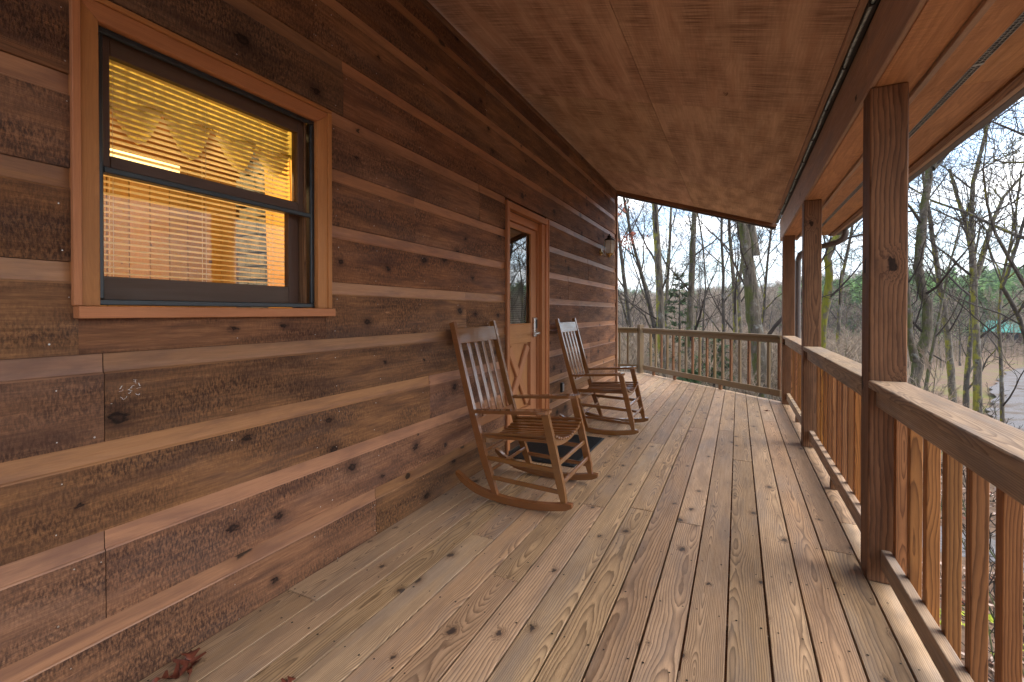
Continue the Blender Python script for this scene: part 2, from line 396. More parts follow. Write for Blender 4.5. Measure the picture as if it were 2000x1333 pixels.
def bark(name, c1, c2, moss=0.0, mosscol=(0.16, 0.15, 0.02), lichen=0.3, sc_=1.0):
    s = NT(name); tc = s.n("ShaderNodeTexCoord")
    mp = s.n("ShaderNodeMapping"); mp.inputs['Scale'].default_value = (14 * sc_, 14 * sc_, 3.0 * sc_); s.t.links.new(tc.outputs['Object'], mp.inputs[0])
    n = s.noise(mp.outputs[0], 1.0, 6, 0.65, 0.6)
    c = s.mix(s.rng(n, 0.32, 0.66), c1, c2)
    l = s.noise(tc.outputs['Object'], 3.2, 6, 0.7)
    if lichen: c = s.mix(s.math('MULTIPLY', s.rng(l, 0.56, 0.66, 0, 1, True), lichen), c, (0.34, 0.36, 0.33))
    if moss:
        g = s.noise(tc.outputs['Object'], 2.6, 8, 0.78)
        ge = s.n("ShaderNodeNewGeometry"); sp = s.n("ShaderNodeSeparateXYZ"); s.t.links.new(ge.outputs['Normal'], sp.inputs[0])
        side = s.math('MULTIPLY_ADD', sp.outputs[0], -0.10, g)
        mk = s.rng(side, 0.66 - moss * 0.32, 0.76 - moss * 0.30, 0, 1, True)
        mc = s.mix(s.rng(n, 0.3, 0.7), mosscol, tuple(q * 1.9 for q in mosscol))
        c = s.mix(mk, c, mc)
    return s.bsdf(c, 0.85, 0.2, 0, n, 0.8, 0.03)
B_GREY = bark("grey_bark", (0.040, 0.033, 0.025), (0.18, 0.150, 0.115), 0.40)
B_DARK = bark("dark_bark", (0.035, 0.029, 0.024), (0.10, 0.082, 0.066), 0.3)
B_MOSS = bark("mossy_bark", (0.040, 0.032, 0.024), (0.17, 0.140, 0.105), 0.55, (0.058, 0.062, 0.018), 0.55)
B_GREEN = bark("thick_moss_bark", (0.07, 0.055, 0.04), (0.16, 0.13, 0.10), 0.80, (0.12, 0.115, 0.012), 0.15)
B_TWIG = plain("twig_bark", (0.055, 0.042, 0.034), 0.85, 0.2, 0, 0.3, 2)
B_TWIGF = plain("hazed_far_twig", (0.30, 0.232, 0.168), 0.9, 0.1, 0, 0.35, 0.3)  # twig tone paled: distance haze put into the colour

# ------------------------------------------------------------------ the porch: wall
XW = -1.82
WALL_END = 7.55
def ceil_z(x): return 3.27 - 0.2785 * (x + 1.823)
rs = random.Random(5)
wall = thing("cabin_wall", (XW, 3.0, 0), "brown stained lap siding wall of the cabin along the left of the porch", "wall")
def siding_profile(h, top_cut=None):
    p = [(0.0, 0.0), (0.0, 0.214)]
    for i in range(1, 6):
        t = i / 5
        p.append((0.0125 * (1 - (1 - t) ** 2.2) , 0.214 + 0.016 * t if i < 5 else 0.236))
    p += [(0.013, 0.2862), (0.030, 0.2862), (0.030, 0.0)]
    return p
def siding(y0, y1, z0, zt=None):
    """one lap board; local x runs along the wall, local y points into the wall"""
    prof = [(0.0, 0.0), (0.0, 0.2175), (0.0022, 0.2215), (0.0070, 0.2240), (0.0085, 0.245), (0.0090, 0.2835), (0.024, 0.2835), (0.024, 0.0)]
    zoff = -0.14
    L = y1 - y0
    if zt is not None and zt - z0 < 0.2835:
        h = zt - z0
        lo = [p for p in prof[:6] if p[1] < h]
        prof = lo + [(lo[-1][0], h), (0.024, h), (0.024, 0.0)]
    n = len(prof); v = []
    for x in (-L / 2, L / 2):
        for a, b in prof: v.append((x, a, b + zoff))
    f = []; mi = []
    for i in range(n):
        j = (i + 1) % n
        f.append((i, i + n, j + n, j)[::-1])
        mi.append(1 if prof[i][1] >= 0.2170 and prof[j][1] >= 0.216 and prof[i][0] < 0.02 and prof[j][0] < 0.02 and abs(prof[i][1] - prof[j][1]) > 1e-4 else 0)
    f.append(tuple(range(n))); mi.append(0)
    f.append(tuple(range(2 * n - 1, n - 1, -1))); mi.append(0)
    M = Matrix.Translation((XW + rs.uniform(-0.0012, 0.0012), (y0 + y1) / 2, z0 - zoff)) @ Matrix.Rotation(math.pi / 2, 4, 'Z')
    return pyd("siding_board", v, f, M, wall, [M_SIDE, M_BAND], False, mi)
COURSES = [-0.02 + 0.285 * k for k in range(12)]
JOINTS = {0: [1.95, 5.3], 1: [0.727, 4.0], 2: [2.45, 6.1], 3: [0.727, 4.1], 4: [2.9, 5.6], 5: [1.1, 5.2], 6: [2.3, 6.0], 7: [3.1, 5.4],
          8: [1.72, 4.387, 6.4], 9: [1.537, 5.0], 10: [0.2, 3.2, 6.2], 11: [2.2, 5.2]}
WIN = (0.655, 1.613, 1.238, 2.222); DOOR = (3.538, 4.508, -1, 2.228)
for k, z0 in enumerate(COURSES):
    cuts = [-1.6] + JOINTS[k] + [WALL_END - 0.004]
    spans = list(zip(cuts[:-1], cuts[1:]))
    zt = min(z0 + 0.2862, 3.262) if k == 11 else None
    for op in (WIN, DOOR):
        zc_, zd = z0, z0 + 0.285
        if zc_ < op[3] and zd > op[2] - 0.0:
            ns = []
            full = zc_ >= op[2] - 0.001 and zd <= op[3] + 0.001
            for a, b in spans:
                if b <= op[0] or a >= op[1]: ns.append((a, b)); continue
                if not full:
                    # the board runs on behind the casing edge above or below the opening: keep the two sides only if mostly inside
                    if min(zd, op[3]) - max(zc_, op[2]) < 0.12:
                        ns.append((a, b)); continue
                if a < op[0]: ns.append((a, op[0] + 0.01))
                if b > op[1]: ns.append((op[1] - 0.01, b))
            spans = ns
    for a, b in spans:
        if b - a > 0.03: siding(a + 0.0012, b - 0.0012, z0, zt)
# filler strips of board just above and below the openings
def filler(y0, y1, z0, z1):
    M, L = axes((XW - 0.012, y0, (z0 + z1) / 2), (XW - 0.012, y1, (z0 + z1) / 2), (1, 0, 0))
    meshobj("siding_board", box_me(L, z1 - z0, 0.02, 0.0, 0, 0, "siding_filler"), M, wall, M_SIDE)
filler(WIN[0], WIN[1], 1.12, 1.24)
filler(WIN[0], WIN[1], 2.215, 2.262)
# nails in the siding
mb = MB()
for k, z0 in enumerate(COURSES[:11]):
    for y in [0.62, 1.66] + [0.73 + 0.41 * i for i in range(1, 16)] + JOINTS[k]:
        for zz in (0.035, 0.185):
            if rs.random() < 0.25: continue
            yy = y + rs.uniform(-0.03, 0.03); z = z0 + zz + rs.uniform(-0.015, 0.015)
            if WIN[0] - .01 < yy < WIN[1] + .01 and WIN[2] - .03 < z < WIN[3] + .02: continue
            if DOOR[0] - .01 < yy < DOOR[1] + .01 and z < DOOR[3] + .02: continue
            r_ = rs.uniform(0.0018, 0.0030)
            mb.face([(XW + 0.0022, yy + r_ * math.cos(q * math.pi / 3), z + r_ * math.sin(q * math.pi / 3)) for q in range(6)])
mb.build("nail", M_NAIL, wall)['kind'] = 'stuff'
mb = MB()
for i in range(17):
    y = 0.79 + rs.gauss(0, .020); z = 0.985 + (y - .785) * .6 + rs.gauss(0, .020); a_ = rs.uniform(-.9, 1.4); w_ = rs.uniform(.0004, .0011); q = [Vector((XW + .0018, y, z))]
    for k in range(rs.choice((1, 2, 3, 4))):
        a_ += rs.gauss(0, .8); q.append(q[-1] + Vector((0, math.cos(a_), math.sin(a_))) * rs.uniform(.002, .007))
    mb.tube(q, w_, 4)
mb.build("paint_fleck", plain("paint_fleck", (0.7, 0.68, 0.65), 0.6), wall)['kind'] = 'stuff'
bar("corner_trim", (XW + 0.002, WALL_END + 0.03, 0.0), (XW + 0.002, WALL_END + 0.03, 3.25), 0.07, 0.036, M_POST, wall, up=(1, 0, 0))
# end wall of the cabin, behind the corner
bar("side_trim", (XW - 0.06, WALL_END + 0.075, 0.0), (XW - 0.06, WALL_END + 0.075, 3.25), 0.02, 0.09, M_POST, wall, up=(1, 0, 0))
for k, z0 in enumerate(COURSES):
    o = pyd("siding_board", [(-2, 0, 0), (2, 0, 0), (2, 0, .283), (-2, 0, .283), (-2, -.02, 0), (2, -.02, 0), (2, -.02, .283), (-2, -.02, .283)],
        [(0, 3, 2, 1), (4, 5, 6, 7), (0, 1, 5, 4), (3, 7, 6, 2), (0, 4, 7, 3), (1, 2, 6, 5)], Matrix.Translation((XW - 2.10, WALL_END + 0.06, z0)), wall, M_SIDE)
# sheathing behind the boards, with holes for window and door
def sheath(y0, y1, z0, z1):
    mb = MB(); mb.box((XW - 0.045, (y0 + y1) / 2, (z0 + z1) / 2), (0.03, y1 - y0, z1 - z0)); mb.build("sheathing", M_SASH, wall)
sheath(-1.6, WIN[0] + 0.05, 0, 3.2); sheath(WIN[1] - 0.05, DOOR[0] + 0.06, 0, 3.2); sheath(DOOR[1] - 0.06, WALL_END, 0, 3.2)
sheath(WIN[0] + 0.05, WIN[1] - 0.05, 0, WIN[2] + 0.02); sheath(WIN[0] + 0.05, WIN[1] - 0.05, WIN[3] - 0.04, 3.2); sheath(DOOR[0] + 0.06, DOOR[1] - 0.06, DOOR[3] - 0.06, 3.2)

# outlet by the door
ot = thing("wall_outlet", (XW, 4.943, 0.34), "small grey weatherproof outlet low on the wall beside the far rocking chair", "outlet")
bar("cover", (XW + 0.012, 4.943, 0.335), (XW + 0.012, 4.943, 0.445), 0.068, 0.026, M_BRONZE, ot, up=(1, 0, 0), bev=0.006)
bar("face_plate", (XW + 0.027, 4.943, 0.35), (XW + 0.027, 4.943, 0.43), 0.045, 0.006, M_GALV, ot, up=(1, 0, 0), bev=0.002)

# ------------------------------------------------------------------ window
win = thing("window", (XW, 1.13, 1.24), "double hung window with wood casing and black screen frame glowing yellow", "window")
def bx(name, y0, y1, z0, z1, x0, x1, mat, parent, bev=0.002):
    """box piece in the wall plane; grain along its longer side"""
    xm = (x0 + x1) / 2
    if (y1 - y0) >= (z1 - z0):
        return bar(name, (xm, y0, (z0 + z1) / 2), (xm, y1, (z0 + z1) / 2), z1 - z0, abs(x1 - x0), mat, parent, up=(1, 0, 0), bev=bev)
    return bar(name, (xm, (y0 + y1) / 2, z0), (xm, (y0 + y1) / 2, z1), y1 - y0, abs(x1 - x0), mat, parent, up=(1, 0, 0), bev=bev)
Y0, Y1, Z0, Z1 = 0.648, 1.618, 1.270, 2.224
IY0, IY1, IZ0, IZ1 = 0.712, 1.545, 1.272, 2.166
xo = XW + 0.018
def trap(name, pts, x0, x1, mat, parent, along):
    """mitred casing piece: 4 (y,z) points, outer face at x1"""
    cy = sum(p[0] for p in pts) / 4; cz = sum(p[1] for p in pts) / 4
    v = []
    for x in (x0, x1):
        for y, z in pts: v.append((y - cy, -x + XW, z - cz) if along == 'y' else (z - cz, y - cy, x - XW))
    f = [(0, 1, 2, 3), (7, 6, 5, 4), (0, 4, 5, 1), (1, 5, 6, 2), (2, 6, 7, 3), (3, 7, 4, 0)]
    if along == 'y': M = Matrix.Translation((XW, cy, cz)) @ Matrix.Rotation(math.pi / 2, 4, 'Z')
    else: M = Matrix.Translation((XW, cy, cz)) @ Matrix(((0, 0, 1, 0), (0, 1, 0, 0), (1, 0, 0, 0), (0, 0, 0, 1)))
    o = pyd(name, v, f, M, parent, mat)
    bm = bmesh.new(); bm.from_mesh(o.data); bmesh.ops.recalc_face_normals(bm, faces=bm.faces[:])
    bmesh.ops.bevel(bm, geom=bm.edges[:], offset=0.0025, segments=1, affect='EDGES'); bm.to_mesh(o.data); bm.free()
    return o
XB = XW - 0.04
trap("casing", [(Y0, Z0), (IY0, Z0), (IY0, IZ1), (Y0, Z1)], XB, xo, M_TRIM, win, 'z')
trap("casing", [(IY1, Z0), (Y1, Z0), (Y1, Z1), (IY1, IZ1)], XB, xo, M_TRIM, win, 'z')
trap("casing", [(Y0, Z1), (IY0, IZ1), (IY1, IZ1), (Y1, Z1)], XB, xo, M_TRIM, win, 'y')
bx("backband", Y0 - 0.004, Y0 + 0.017, Z0 + 0.001, Z1 - 0.001, xo - 0.01, xo + 0.009, M_TRIM, win)
bx("backband", Y1 - 0.019, Y1 + 0.004, Z0 + 0.001, Z1 - 0.001, xo - 0.01, xo + 0.009, M_TRIM, win)
bx("backband", Y0 - 0.004, Y1 + 0.004, Z1 - 0.0005, Z1 + 0.017, xo - 0.01, xo + 0.0095, M_TRIM, win)
bx("sill", Y0 + 0.004, Y1 + 0.012, 1.232, 1.2695, XB, xo + 0.022, M_TRIM, win)
# black aluminium screen frame
fx0, fx1 = XW - 0.022, XW - 0.006
sf = bx("screen_frame", IY0, IY0 + 0.020, IZ0 + 0.0215, IZ1 - 0.0205, fx0, fx1, M_BLACK, win, 0.003)
bx("screen_frame", IY1 - 0.020, IY1, IZ0 + 0.0215, IZ1 - 0.0205, fx0, fx1, M_BLACK, win, 0.003)
bx("screen_frame", IY0, IY1, IZ0 + 0.001, IZ0 + 0.021, fx0, fx1, M_BLACK, win, 0.003)
bx("screen_frame", IY0, IY1, IZ1 - 0.02, IZ1, fx0, fx1, M_BLACK, win, 0.003)
bx("screen_bar", IY0 + 0.0205, IY1 - 0.0205, 1.702, 1.722, fx0 - 0.002, fx1 - 0.002, M_BLACK, win, 0.003)
# jambs
bx("jamb", IY0 - 0.02, IY0 - 0.001, IZ0, IZ1, XW - 0.17, XW - 0.041, M_SASH, win); bx("jamb", IY1 + 0.001, IY1 + 0.02, IZ0, IZ1, XW - 0.17, XW - 0.041, M_SASH, win)
bx("jamb", IY0, IY1, IZ1 + 0.001, IZ1 + 0.02, XW - 0.17, XW - 0.041, M_SASH, win); bx("jamb", IY0, IY1, IZ0 - 0.02, IZ0 - 0.001, XW - 0.17, XW - 0.041, M_SASH, win)
bx("track", IY1 - 0.028, IY1 - 0.016, IZ0 + .002, IZ1 - .002, XW - 0.12, XW - 0.04, M_POST, win)
def sash(x0, x1, gy0, gy1, gz0, gz1, oz0, oz1, nm):
    s_ = bx("sash", IY0 + 0.004, gy0, oz0, oz1, x0, x1, M_SASH, win)
    bx("stile", gy1, IY1 - 0.03, oz0, oz1, x0, x1, M_SASH, s_)
    bx("rail", gy0 + .0005, gy1 - .0005, gz1, oz1, x0, x1, M_SASH, s_)
    bx("rail", gy0 + .0005, gy1 - .0005, oz0, gz0, x0, x1, M_SASH, s_)
    xm = (x0 + x1) / 2
    pyd("pane", [(xm, gy0, gz0), (xm, gy1, gz0), (xm, gy1, gz1), (xm, gy0, gz1)], [(0, 1, 2, 3)], None, s_, M_GLASS)
sash(XW - 0.075, XW - 0.045, 0.765, 1.485, 1.770, 2.100, 1.712, IZ1 - 0.002, 'u')
sash(XW - 0.112, XW - 0.080, 0.758, 1.460, 1.372, 1.718, IZ0 + 0.002, 1.745, 'l')

# blind behind the glass
bl = thing("window_blind", (XW - 0.15, 1.11, 1.28), "open cream venetian blind hanging inside the yellow window", "blind")
xs = XW - 0.150
slat = MB()
prof = [(-0.0125, 0.0), (-0.006, 0.0016), (0.0, 0.0021), (0.006, 0.0016), (0.0125, 0.0)]
for y in (-0.39, 0.39):
    for a, b in prof: slat.v.append((a, y, b))
for i in range(4): slat.f.append((i, i + 1, i + 6, i + 5))
slat_me = None
zz = 2.13; i = 0
while zz > 1.31:
    M = Matrix.Translation((xs, 1.125, zz)) @ Matrix.Rotation(R(-9 + rs.uniform(-2.5, 2.5)), 4, 'Y') @ Matrix.Rotation(R(rs.uniform(-.15, .15)), 4, 'X')
    if slat_me is None:
        o = pyd("slat", slat.v, slat.f, M, bl, M_SLAT, True); slat_me = o.data
    else: link(bpy.data.objects.new("slat", slat_me), M, bl)
    zz -= 0.0212; i += 1
for y in (0.81, 1.12, 1.42):
    for dx_ in (-0.013, 0.013):
        mb = MB(); mb.tube([(xs + dx_, y, 1.30), (xs + dx_, y, 2.15)], 0.0009, 4); mb.build("cord", M_SLAT, bl)
bar("head_rail", (xs, 0.735, 2.155), (xs, 1.515, 2.155), 0.026, 0.024, M_SLAT, bl); bar("bottom_rail", (xs, 0.735, 1.298), (xs, 1.515, 1.298), 0.024, 0.012, M_SLAT, bl)
# valance with pointed pennants on the room side
va = thing("window_valance", (XW - 0.22, 1.15, 2.2), "yellow green gathered valance with pointed flaps behind the blind", "curtain")
v = []; f = []; n = 90
for i in range(n + 1):
    y = 0.62 + 1.15 * i / n; ru = 0.012 * math.sin(i * 1.9) + 0.006 * math.sin(i * 0.7)
    v += [(ru, y - 1.15, 2.20), (ru * 1.3, y - 1.15, 2.035 + 0.006 * math.sin(i * 2.3))]
for i in range(n): f.append((2 * i, 2 * i + 1, 2 * i + 3, 2 * i + 2))
pyd("ruffle", v, f, Matrix.Translation((XW - 0.235, 1.15, 0)), va, M_VAL, True)
for k in range(6):
    yc = 0.73 + k * 0.185 + rs.uniform(-.01, .01); hw = rs.uniform(0.085, 0.115); dp = rs.uniform(0.10, 0.17); v = []; f = []; rs_p = rs.uniform(1.3, 2.2)
    for i in range(9):
        t = -1 + i / 4; d_ = dp * (1 - abs(t) ** rs_p)
        for j in range(5): v.append((0.012 * math.sin(t * 2.5 + j * .5) + 0.01 * j / 4, t * hw, -d_ * j / 4 - 0.012 * (1 - abs(t))))
    for i in range(8):
        for j in range(4): f.append((i * 5 + j, i * 5 + j + 1, i * 5 + j + 6, i * 5 + j + 5))
    pyd("pennant", v, f, Matrix.Translation((XW - 0.215, yc, 2.045)), va, M_VAL, True)

# the room seen through the window
room = structure("room", (-3.5, 1.0, 0))
def rbox(name, c, size, mat, par=room):
    mb = MB(); mb.box((0, 0, 0), size); return mb.build(name, mat, par, Matrix.Translation(c))
M_PLAST = plain("room_ceiling_pine", (0.55, 0.30, 0.11), 0.6, 0.3, 0, 0.15, 4)
rbox("floor", (-3.6, 1.2, -0.05), (3.4, 5.2, 0.1), M_PINE); rbox("ceiling", (-3.6, 1.2, 2.75), (3.4, 5.2, 0.1), M_PLAST)
rbox("partition", (-3.6, -1.35, 1.3), (3.4, 0.1, 2.9), M_PINE)
# far wall of upright planks
for i in range(30):
    y = -1.2 + i * 0.165
    bar("wall_plank", (-5.0 + rs.uniform(-.004, .004), y, 0.0), (-5.0, y, 2.7), 0.155, 0.03, M_PINE, room, up=(1, 0, 0))
rbox("backing", (-5.06, 1.2, 1.35), (0.04, 5.2, 2.8), M_SASH)
# right hand partition of pine and stone chimney
for i in range(4):
    bar("wall_plank", (-2.06 - i * 0.30 - 0.14, 2.36, 0.0), (-2.16 - i * 0.30 - 0.14, 2.36, 2.7), 0.285, 0.03, M_PINE, room, up=(0, -1, 0))
for i in range(4):
    bar("wall_plank", (-2.9 - i * 0.2, 3.85, 0.0), (-2.9 - i * 0.2, 3.85, 2.7), 0.19, 0.03, M_PINE, room, up=(0, -1, 0))
M_STONE = plain("chimney_stone", (0.15, 0.17, 0.20), 0.8, 0.3, 0, 0.35, 12, 0.4)
mb = MB(); rz_ = random.Random(2)
z = 0.0
while z < 2.7:
    hh = rz_.uniform(0.08, 0.17); x = -3.72
    while x < -3.42:
        ww = rz_.uniform(0.09, 0.17); mb.box((min(x + ww / 2, -3.44), 2.50 + rz_.uniform(-.02, .02), z + hh / 2), (ww - 0.015, 0.25, hh - 0.015)); x += ww
    z += hh
mb.build("chimney_stone", M_STONE, room)['kind'] = 'stuff'
rbox("pale_bar", (-3.0, 0.95, 2.088), (0.07, 1.2, 0.055), plain("bar_cream", (0.55, 0.48, 0.36), 0.5, 0.4, 0, 0.05))  # cream bar across the room, kind unknown
def pt(loc, e, c, sz=0.15):
    l = bpy.data.lights.new("room_lamp", 'POINT'); l.energy = e; l.color = c; l.shadow_soft_size = sz
    o = bpy.data.objects.new("room_lamp", l); o.location = loc; col.objects.link(o)
pt((-2.75, 1.35, 2.5), 36, (1.0, 0.74, 0.34))

# ------------------------------------------------------------------ door
dr = thing("door", (XW, 4.02, 0), "stained wood entry door with tall glass and crossbuck lower panel", "door")
bx("casing", 3.538, 3.598, 0.0, 2.170, XB, xo, M_TRIM, dr); bx("casing", 4.448, 4.508, 0.0, 2.170, XB, xo, M_TRIM, dr)
bx("casing", 3.538, 4.508, 2.1705, 2.230, XB, xo + 0.001, M_TRIM, dr)
bx("backband", 3.532, 3.550, 0.0, 2.231, xo - 0.008, xo + 0.008, M_TRIM, dr); bx("backband", 4.496, 4.514, 0.0, 2.231, xo - 0.008, xo + 0.008, M_TRIM, dr)
bx("jamb", 3.55, 3.5975, 0.0, 2.15, XW - 0.15, XB - 0.001, M_TRIM, dr); bx("jamb", 4.36, 4.4475, 0.03, 2.15, XW - 0.15, XB - 0.001, M_TRIM, dr); bx("jamb", 3.5985, 4.447, 2.095, 2.17, XW - 0.15, XB - 0.001, M_TRIM, dr)
bx("jamb", 4.37, 4.4475, 0.03, 2.165, XB - 0.0005, XW + 0.002, M_TRIM, dr)
bx("threshold", 3.56, 4.44, 0.001, 0.035, XW - 0.14, XW + 0.03, M_BRONZE, dr)
lx0, lx1 = XW - 0.105, XW - 0.062
LY0, LY1, LZ0, LZ1 = 3.600, 4.357, 0.04, 2.09
gy0, gy1, gz0, gz1 = 3.722, 4.222, 1.130, 2.052
bx("stile", LY0, gy0, LZ0, LZ1, lx0, lx1, M_DOOR, dr); bx("stile", gy1, LY1, LZ0, LZ1, lx0, lx1, M_DOOR, dr)
bx("rail", gy0 + .001, gy1 - .001, gz1, LZ1, lx0, lx1 - .0005, M_DOOR, dr); bx("rail", gy0 + .001, gy1 - .001, 0.955, gz0, lx0, lx1 - .0005, M_DOOR, dr)
bx("rail", gy0 + .001, gy1 - .001, LZ0, 0.31, lx0, lx1 - .0005, M_DOOR, dr)
bx("panel", gy0, gy1, 0.31, 0.955, lx0 + 0.002, lx1 - 0.036, M_DOOR, dr)
zc0, zc1 = 0.318, 0.947
for (a, b), ex in ((((gy0 + .045, zc0 + .03), (gy1 - .045, zc1 - .03)), 0.0), (((gy0 + .045, zc1 - .03), (gy1 - .045, zc0 + .03)), 0.0015)):
    bar("cross_brace", (lx1 - 0.0205 - ex, *a), (lx1 - 0.0205 - ex, *b), 0.082, 0.032, M_DOOR, dr, up=(1, 0, 0), bev=0.006)
pyd("pane", [(lx1 - .02, gy0, gz0), (lx1 - .02, gy1, gz0), (lx1 - .02, gy1, gz1), (lx1 - .02, gy0, gz1)], [(0, 1, 2, 3)], None, dr, M_DGLASS)
for a in ((gy0, gy0 + .014, gz0, gz1), (gy1 - .014, gy1, gz0, gz1)): bx("glass_bead", *a, lx1 - .012, lx1 + .006, M_TRIM, dr)
bx("glass_bead", gy0, gy1, gz0, gz0 + .014, lx1 - .012, lx1 + .0055, M_TRIM, dr); bx("glass_bead", gy0, gy1, gz1 - .014, gz1, lx1 - .012, lx1 + .0055, M_TRIM, dr)
# keypad lock with lever
lk = bx("lock", 4.262, 4.330, 1.00, 1.20, lx1, lx1 + 0.030, M_STEEL, dr, 0.008)
mb = MB(); mb.tube([(lx1 + .01, 4.296, 1.04), (lx1 + .065, 4.296, 1.04)], 0.014, 10, True); mb.build("spindle", M_STEEL, lk, None, True)
mb = MB(); mb.tube([(lx1 + .06, 4.30, 1.04), (lx1 + .068, 4.26, 1.043), (lx1 + .062, 4.18, 1.036)], [0.013, 0.011, 0.008], 10, True); mb.build("lever", M_STEEL, lk, None, True)
bx("keypad", 4.275, 4.317, 1.09, 1.18, lx1 + .0305, lx1 + .034, M_BLACK, lk, 0.002)
# blind inside the door glass
db = thing("door_blind", (XW - 0.15, 3.97, 1.1), "cream venetian blind seen low behind the door glass", "blind")
z = 1.12; me = None
while z < 1.72:
    M = Matrix.Translation((lx0 - 0.03, 3.972, z)) @ Matrix.Rotation(R(-48), 4, 'Y')
    if me is None:
        o = pyd("slat", [(a, y * 0.64, b) for a, y, b in slat.v], slat.f, M, db, M_SLAT, True); me = o.data
    else: link(bpy.data.objects.new("slat", me), M, db)
    z += 0.0212
# hallway behind the door, its gloom put into the dark wall colour
rbox("hall_wall", (-3.4, 3.15, 1.35), (3.0, 0.06, 2.8), M_SASH); rbox("hall_wall", (-3.4, 5.2, 1.35), (3.0, 0.06, 2.8), M_SASH); rbox("hall_wall", (-3.2, 4.2, 1.35), (0.06, 2.1, 2.8), M_SASH); rbox("hall_ceiling", (-2.6, 4.2, 2.72), (1.4, 2.1, 0.05), M_SASH)

# ------------------------------------------------------------------ wall lamp
lp = thing("wall_lamp", (XW, 6.60, 2.2), "brass and glass coach lantern on the far end of the wall", "lamp")
LX, LY, LZ = XW + 0.135, 6.60, 2.0
mb = MB(); mb.tube([(XW + 0.002, LY, LZ + 0.14), (XW + 0.022, LY, LZ + 0.14)], [0.058, 0.045], 14, True); mb.build("backplate", M_BRASS, lp, None, True)
mb = MB(); mb.tube([(XW + 0.02, LY, LZ + 0.14), (XW + 0.06, LY, LZ + 0.085), (XW + 0.11, LY, LZ + 0.06), (LX, LY, LZ + 0.085)], 0.009, 8); mb.build("arm", M_BRASS, lp, None, True)
mb = MB(); mb.lathe([(0.0, 0.055), (0.018, 0.06), (0.022, 0.075), (0.045, 0.09), (0.062, 0.105), (0.064, 0.112), (0.0, 0.113)], 16, (LX, LY, LZ)); mb.build("base", M_BRASS, lp, None, True)
mb = MB(); mb.lathe([(0.054, 0.114), (0.072, 0.17), (0.082, 0.23), (0.078, 0.275), (0.066, 0.305)], 6, (LX, LY, LZ)); mb.build("glass_panel", M_LGLASS, lp)
mb = MB()
for k in range(6):
    a = 2 * math.pi * k / 6
    mb.tube([(LX + r_ * math.cos(a), LY + r_ * math.sin(a), LZ + z) for r_, z in ((0.055, 0.112), (0.073, 0.17), (0.083, 0.23), (0.079, 0.275), (0.067, 0.306))], 0.0035, 4)
mb.build("frame", M_BRASS, lp)
mb = MB(); mb.lathe([(0.074, 0.300), (0.078, 0.308), (0.06, 0.325), (0.034, 0.338), (0.026, 0.35), (0.034, 0.36), (0.02, 0.372), (0.008, 0.38), (0.012, 0.392), (0.0, 0.40)], 16, (LX, LY, LZ)); mb.build("cap", M_BRONZE, lp, None, True)
mb = MB(); mb.lathe([(0.0, 0.112), (0.011, 0.114), (0.011, 0.19), (0.016, 0.21), (0.012, 0.245), (0.0, 0.262)], 10, (LX, LY, LZ)); mb.build("candle_bulb", plain("candle_white", (0.75, 0.73, 0.68), 0.4), lp, None, True)

# ------------------------------------------------------------------ deck
deck = structure("deck", (-0.6, 3.5, 0))
DT = 0.036
def deck_board(x0, x1, y0, y1, dz=0.0, s0=0.0, s1=0.0):
    xm = (x0 + x1) / 2
    # local x -> +Y, local y -> -X
    M = Matrix.Translation((xm, (y0 + y1) / 2, -DT / 2 + dz)) @ Matrix.Rotation(math.pi / 2, 4, 'Z') @ Matrix.Rotation(R(rs.uniform(-.25, .25)), 4, 'X')
    me = box_me(y1 - y0, x1 - x0, DT, 0.0016, s0, s1, "deck_board")
    if not me.materials: me.materials.append(M_DECK)
    link(bpy.data.objects.new("deck_board", me), M, deck)
GX = [-0.035 + 0.1455 * k for k in range(-12, 5)]        # gaps between boards, the last one under the rail
XJ = {}
def end_y(x): return 7.95 - x
screws = MB()
jn = {-2: [2.87], 2: [2.87 + 0], 3: [2.873], -6: [2.87], -12: [1.385, 5.31], -1: [2.872, 5.31], 1: [5.316], 0: [6.9], -3: [2.87, 5.31], -4: [5.0], -5: [1.62, 6.1]}
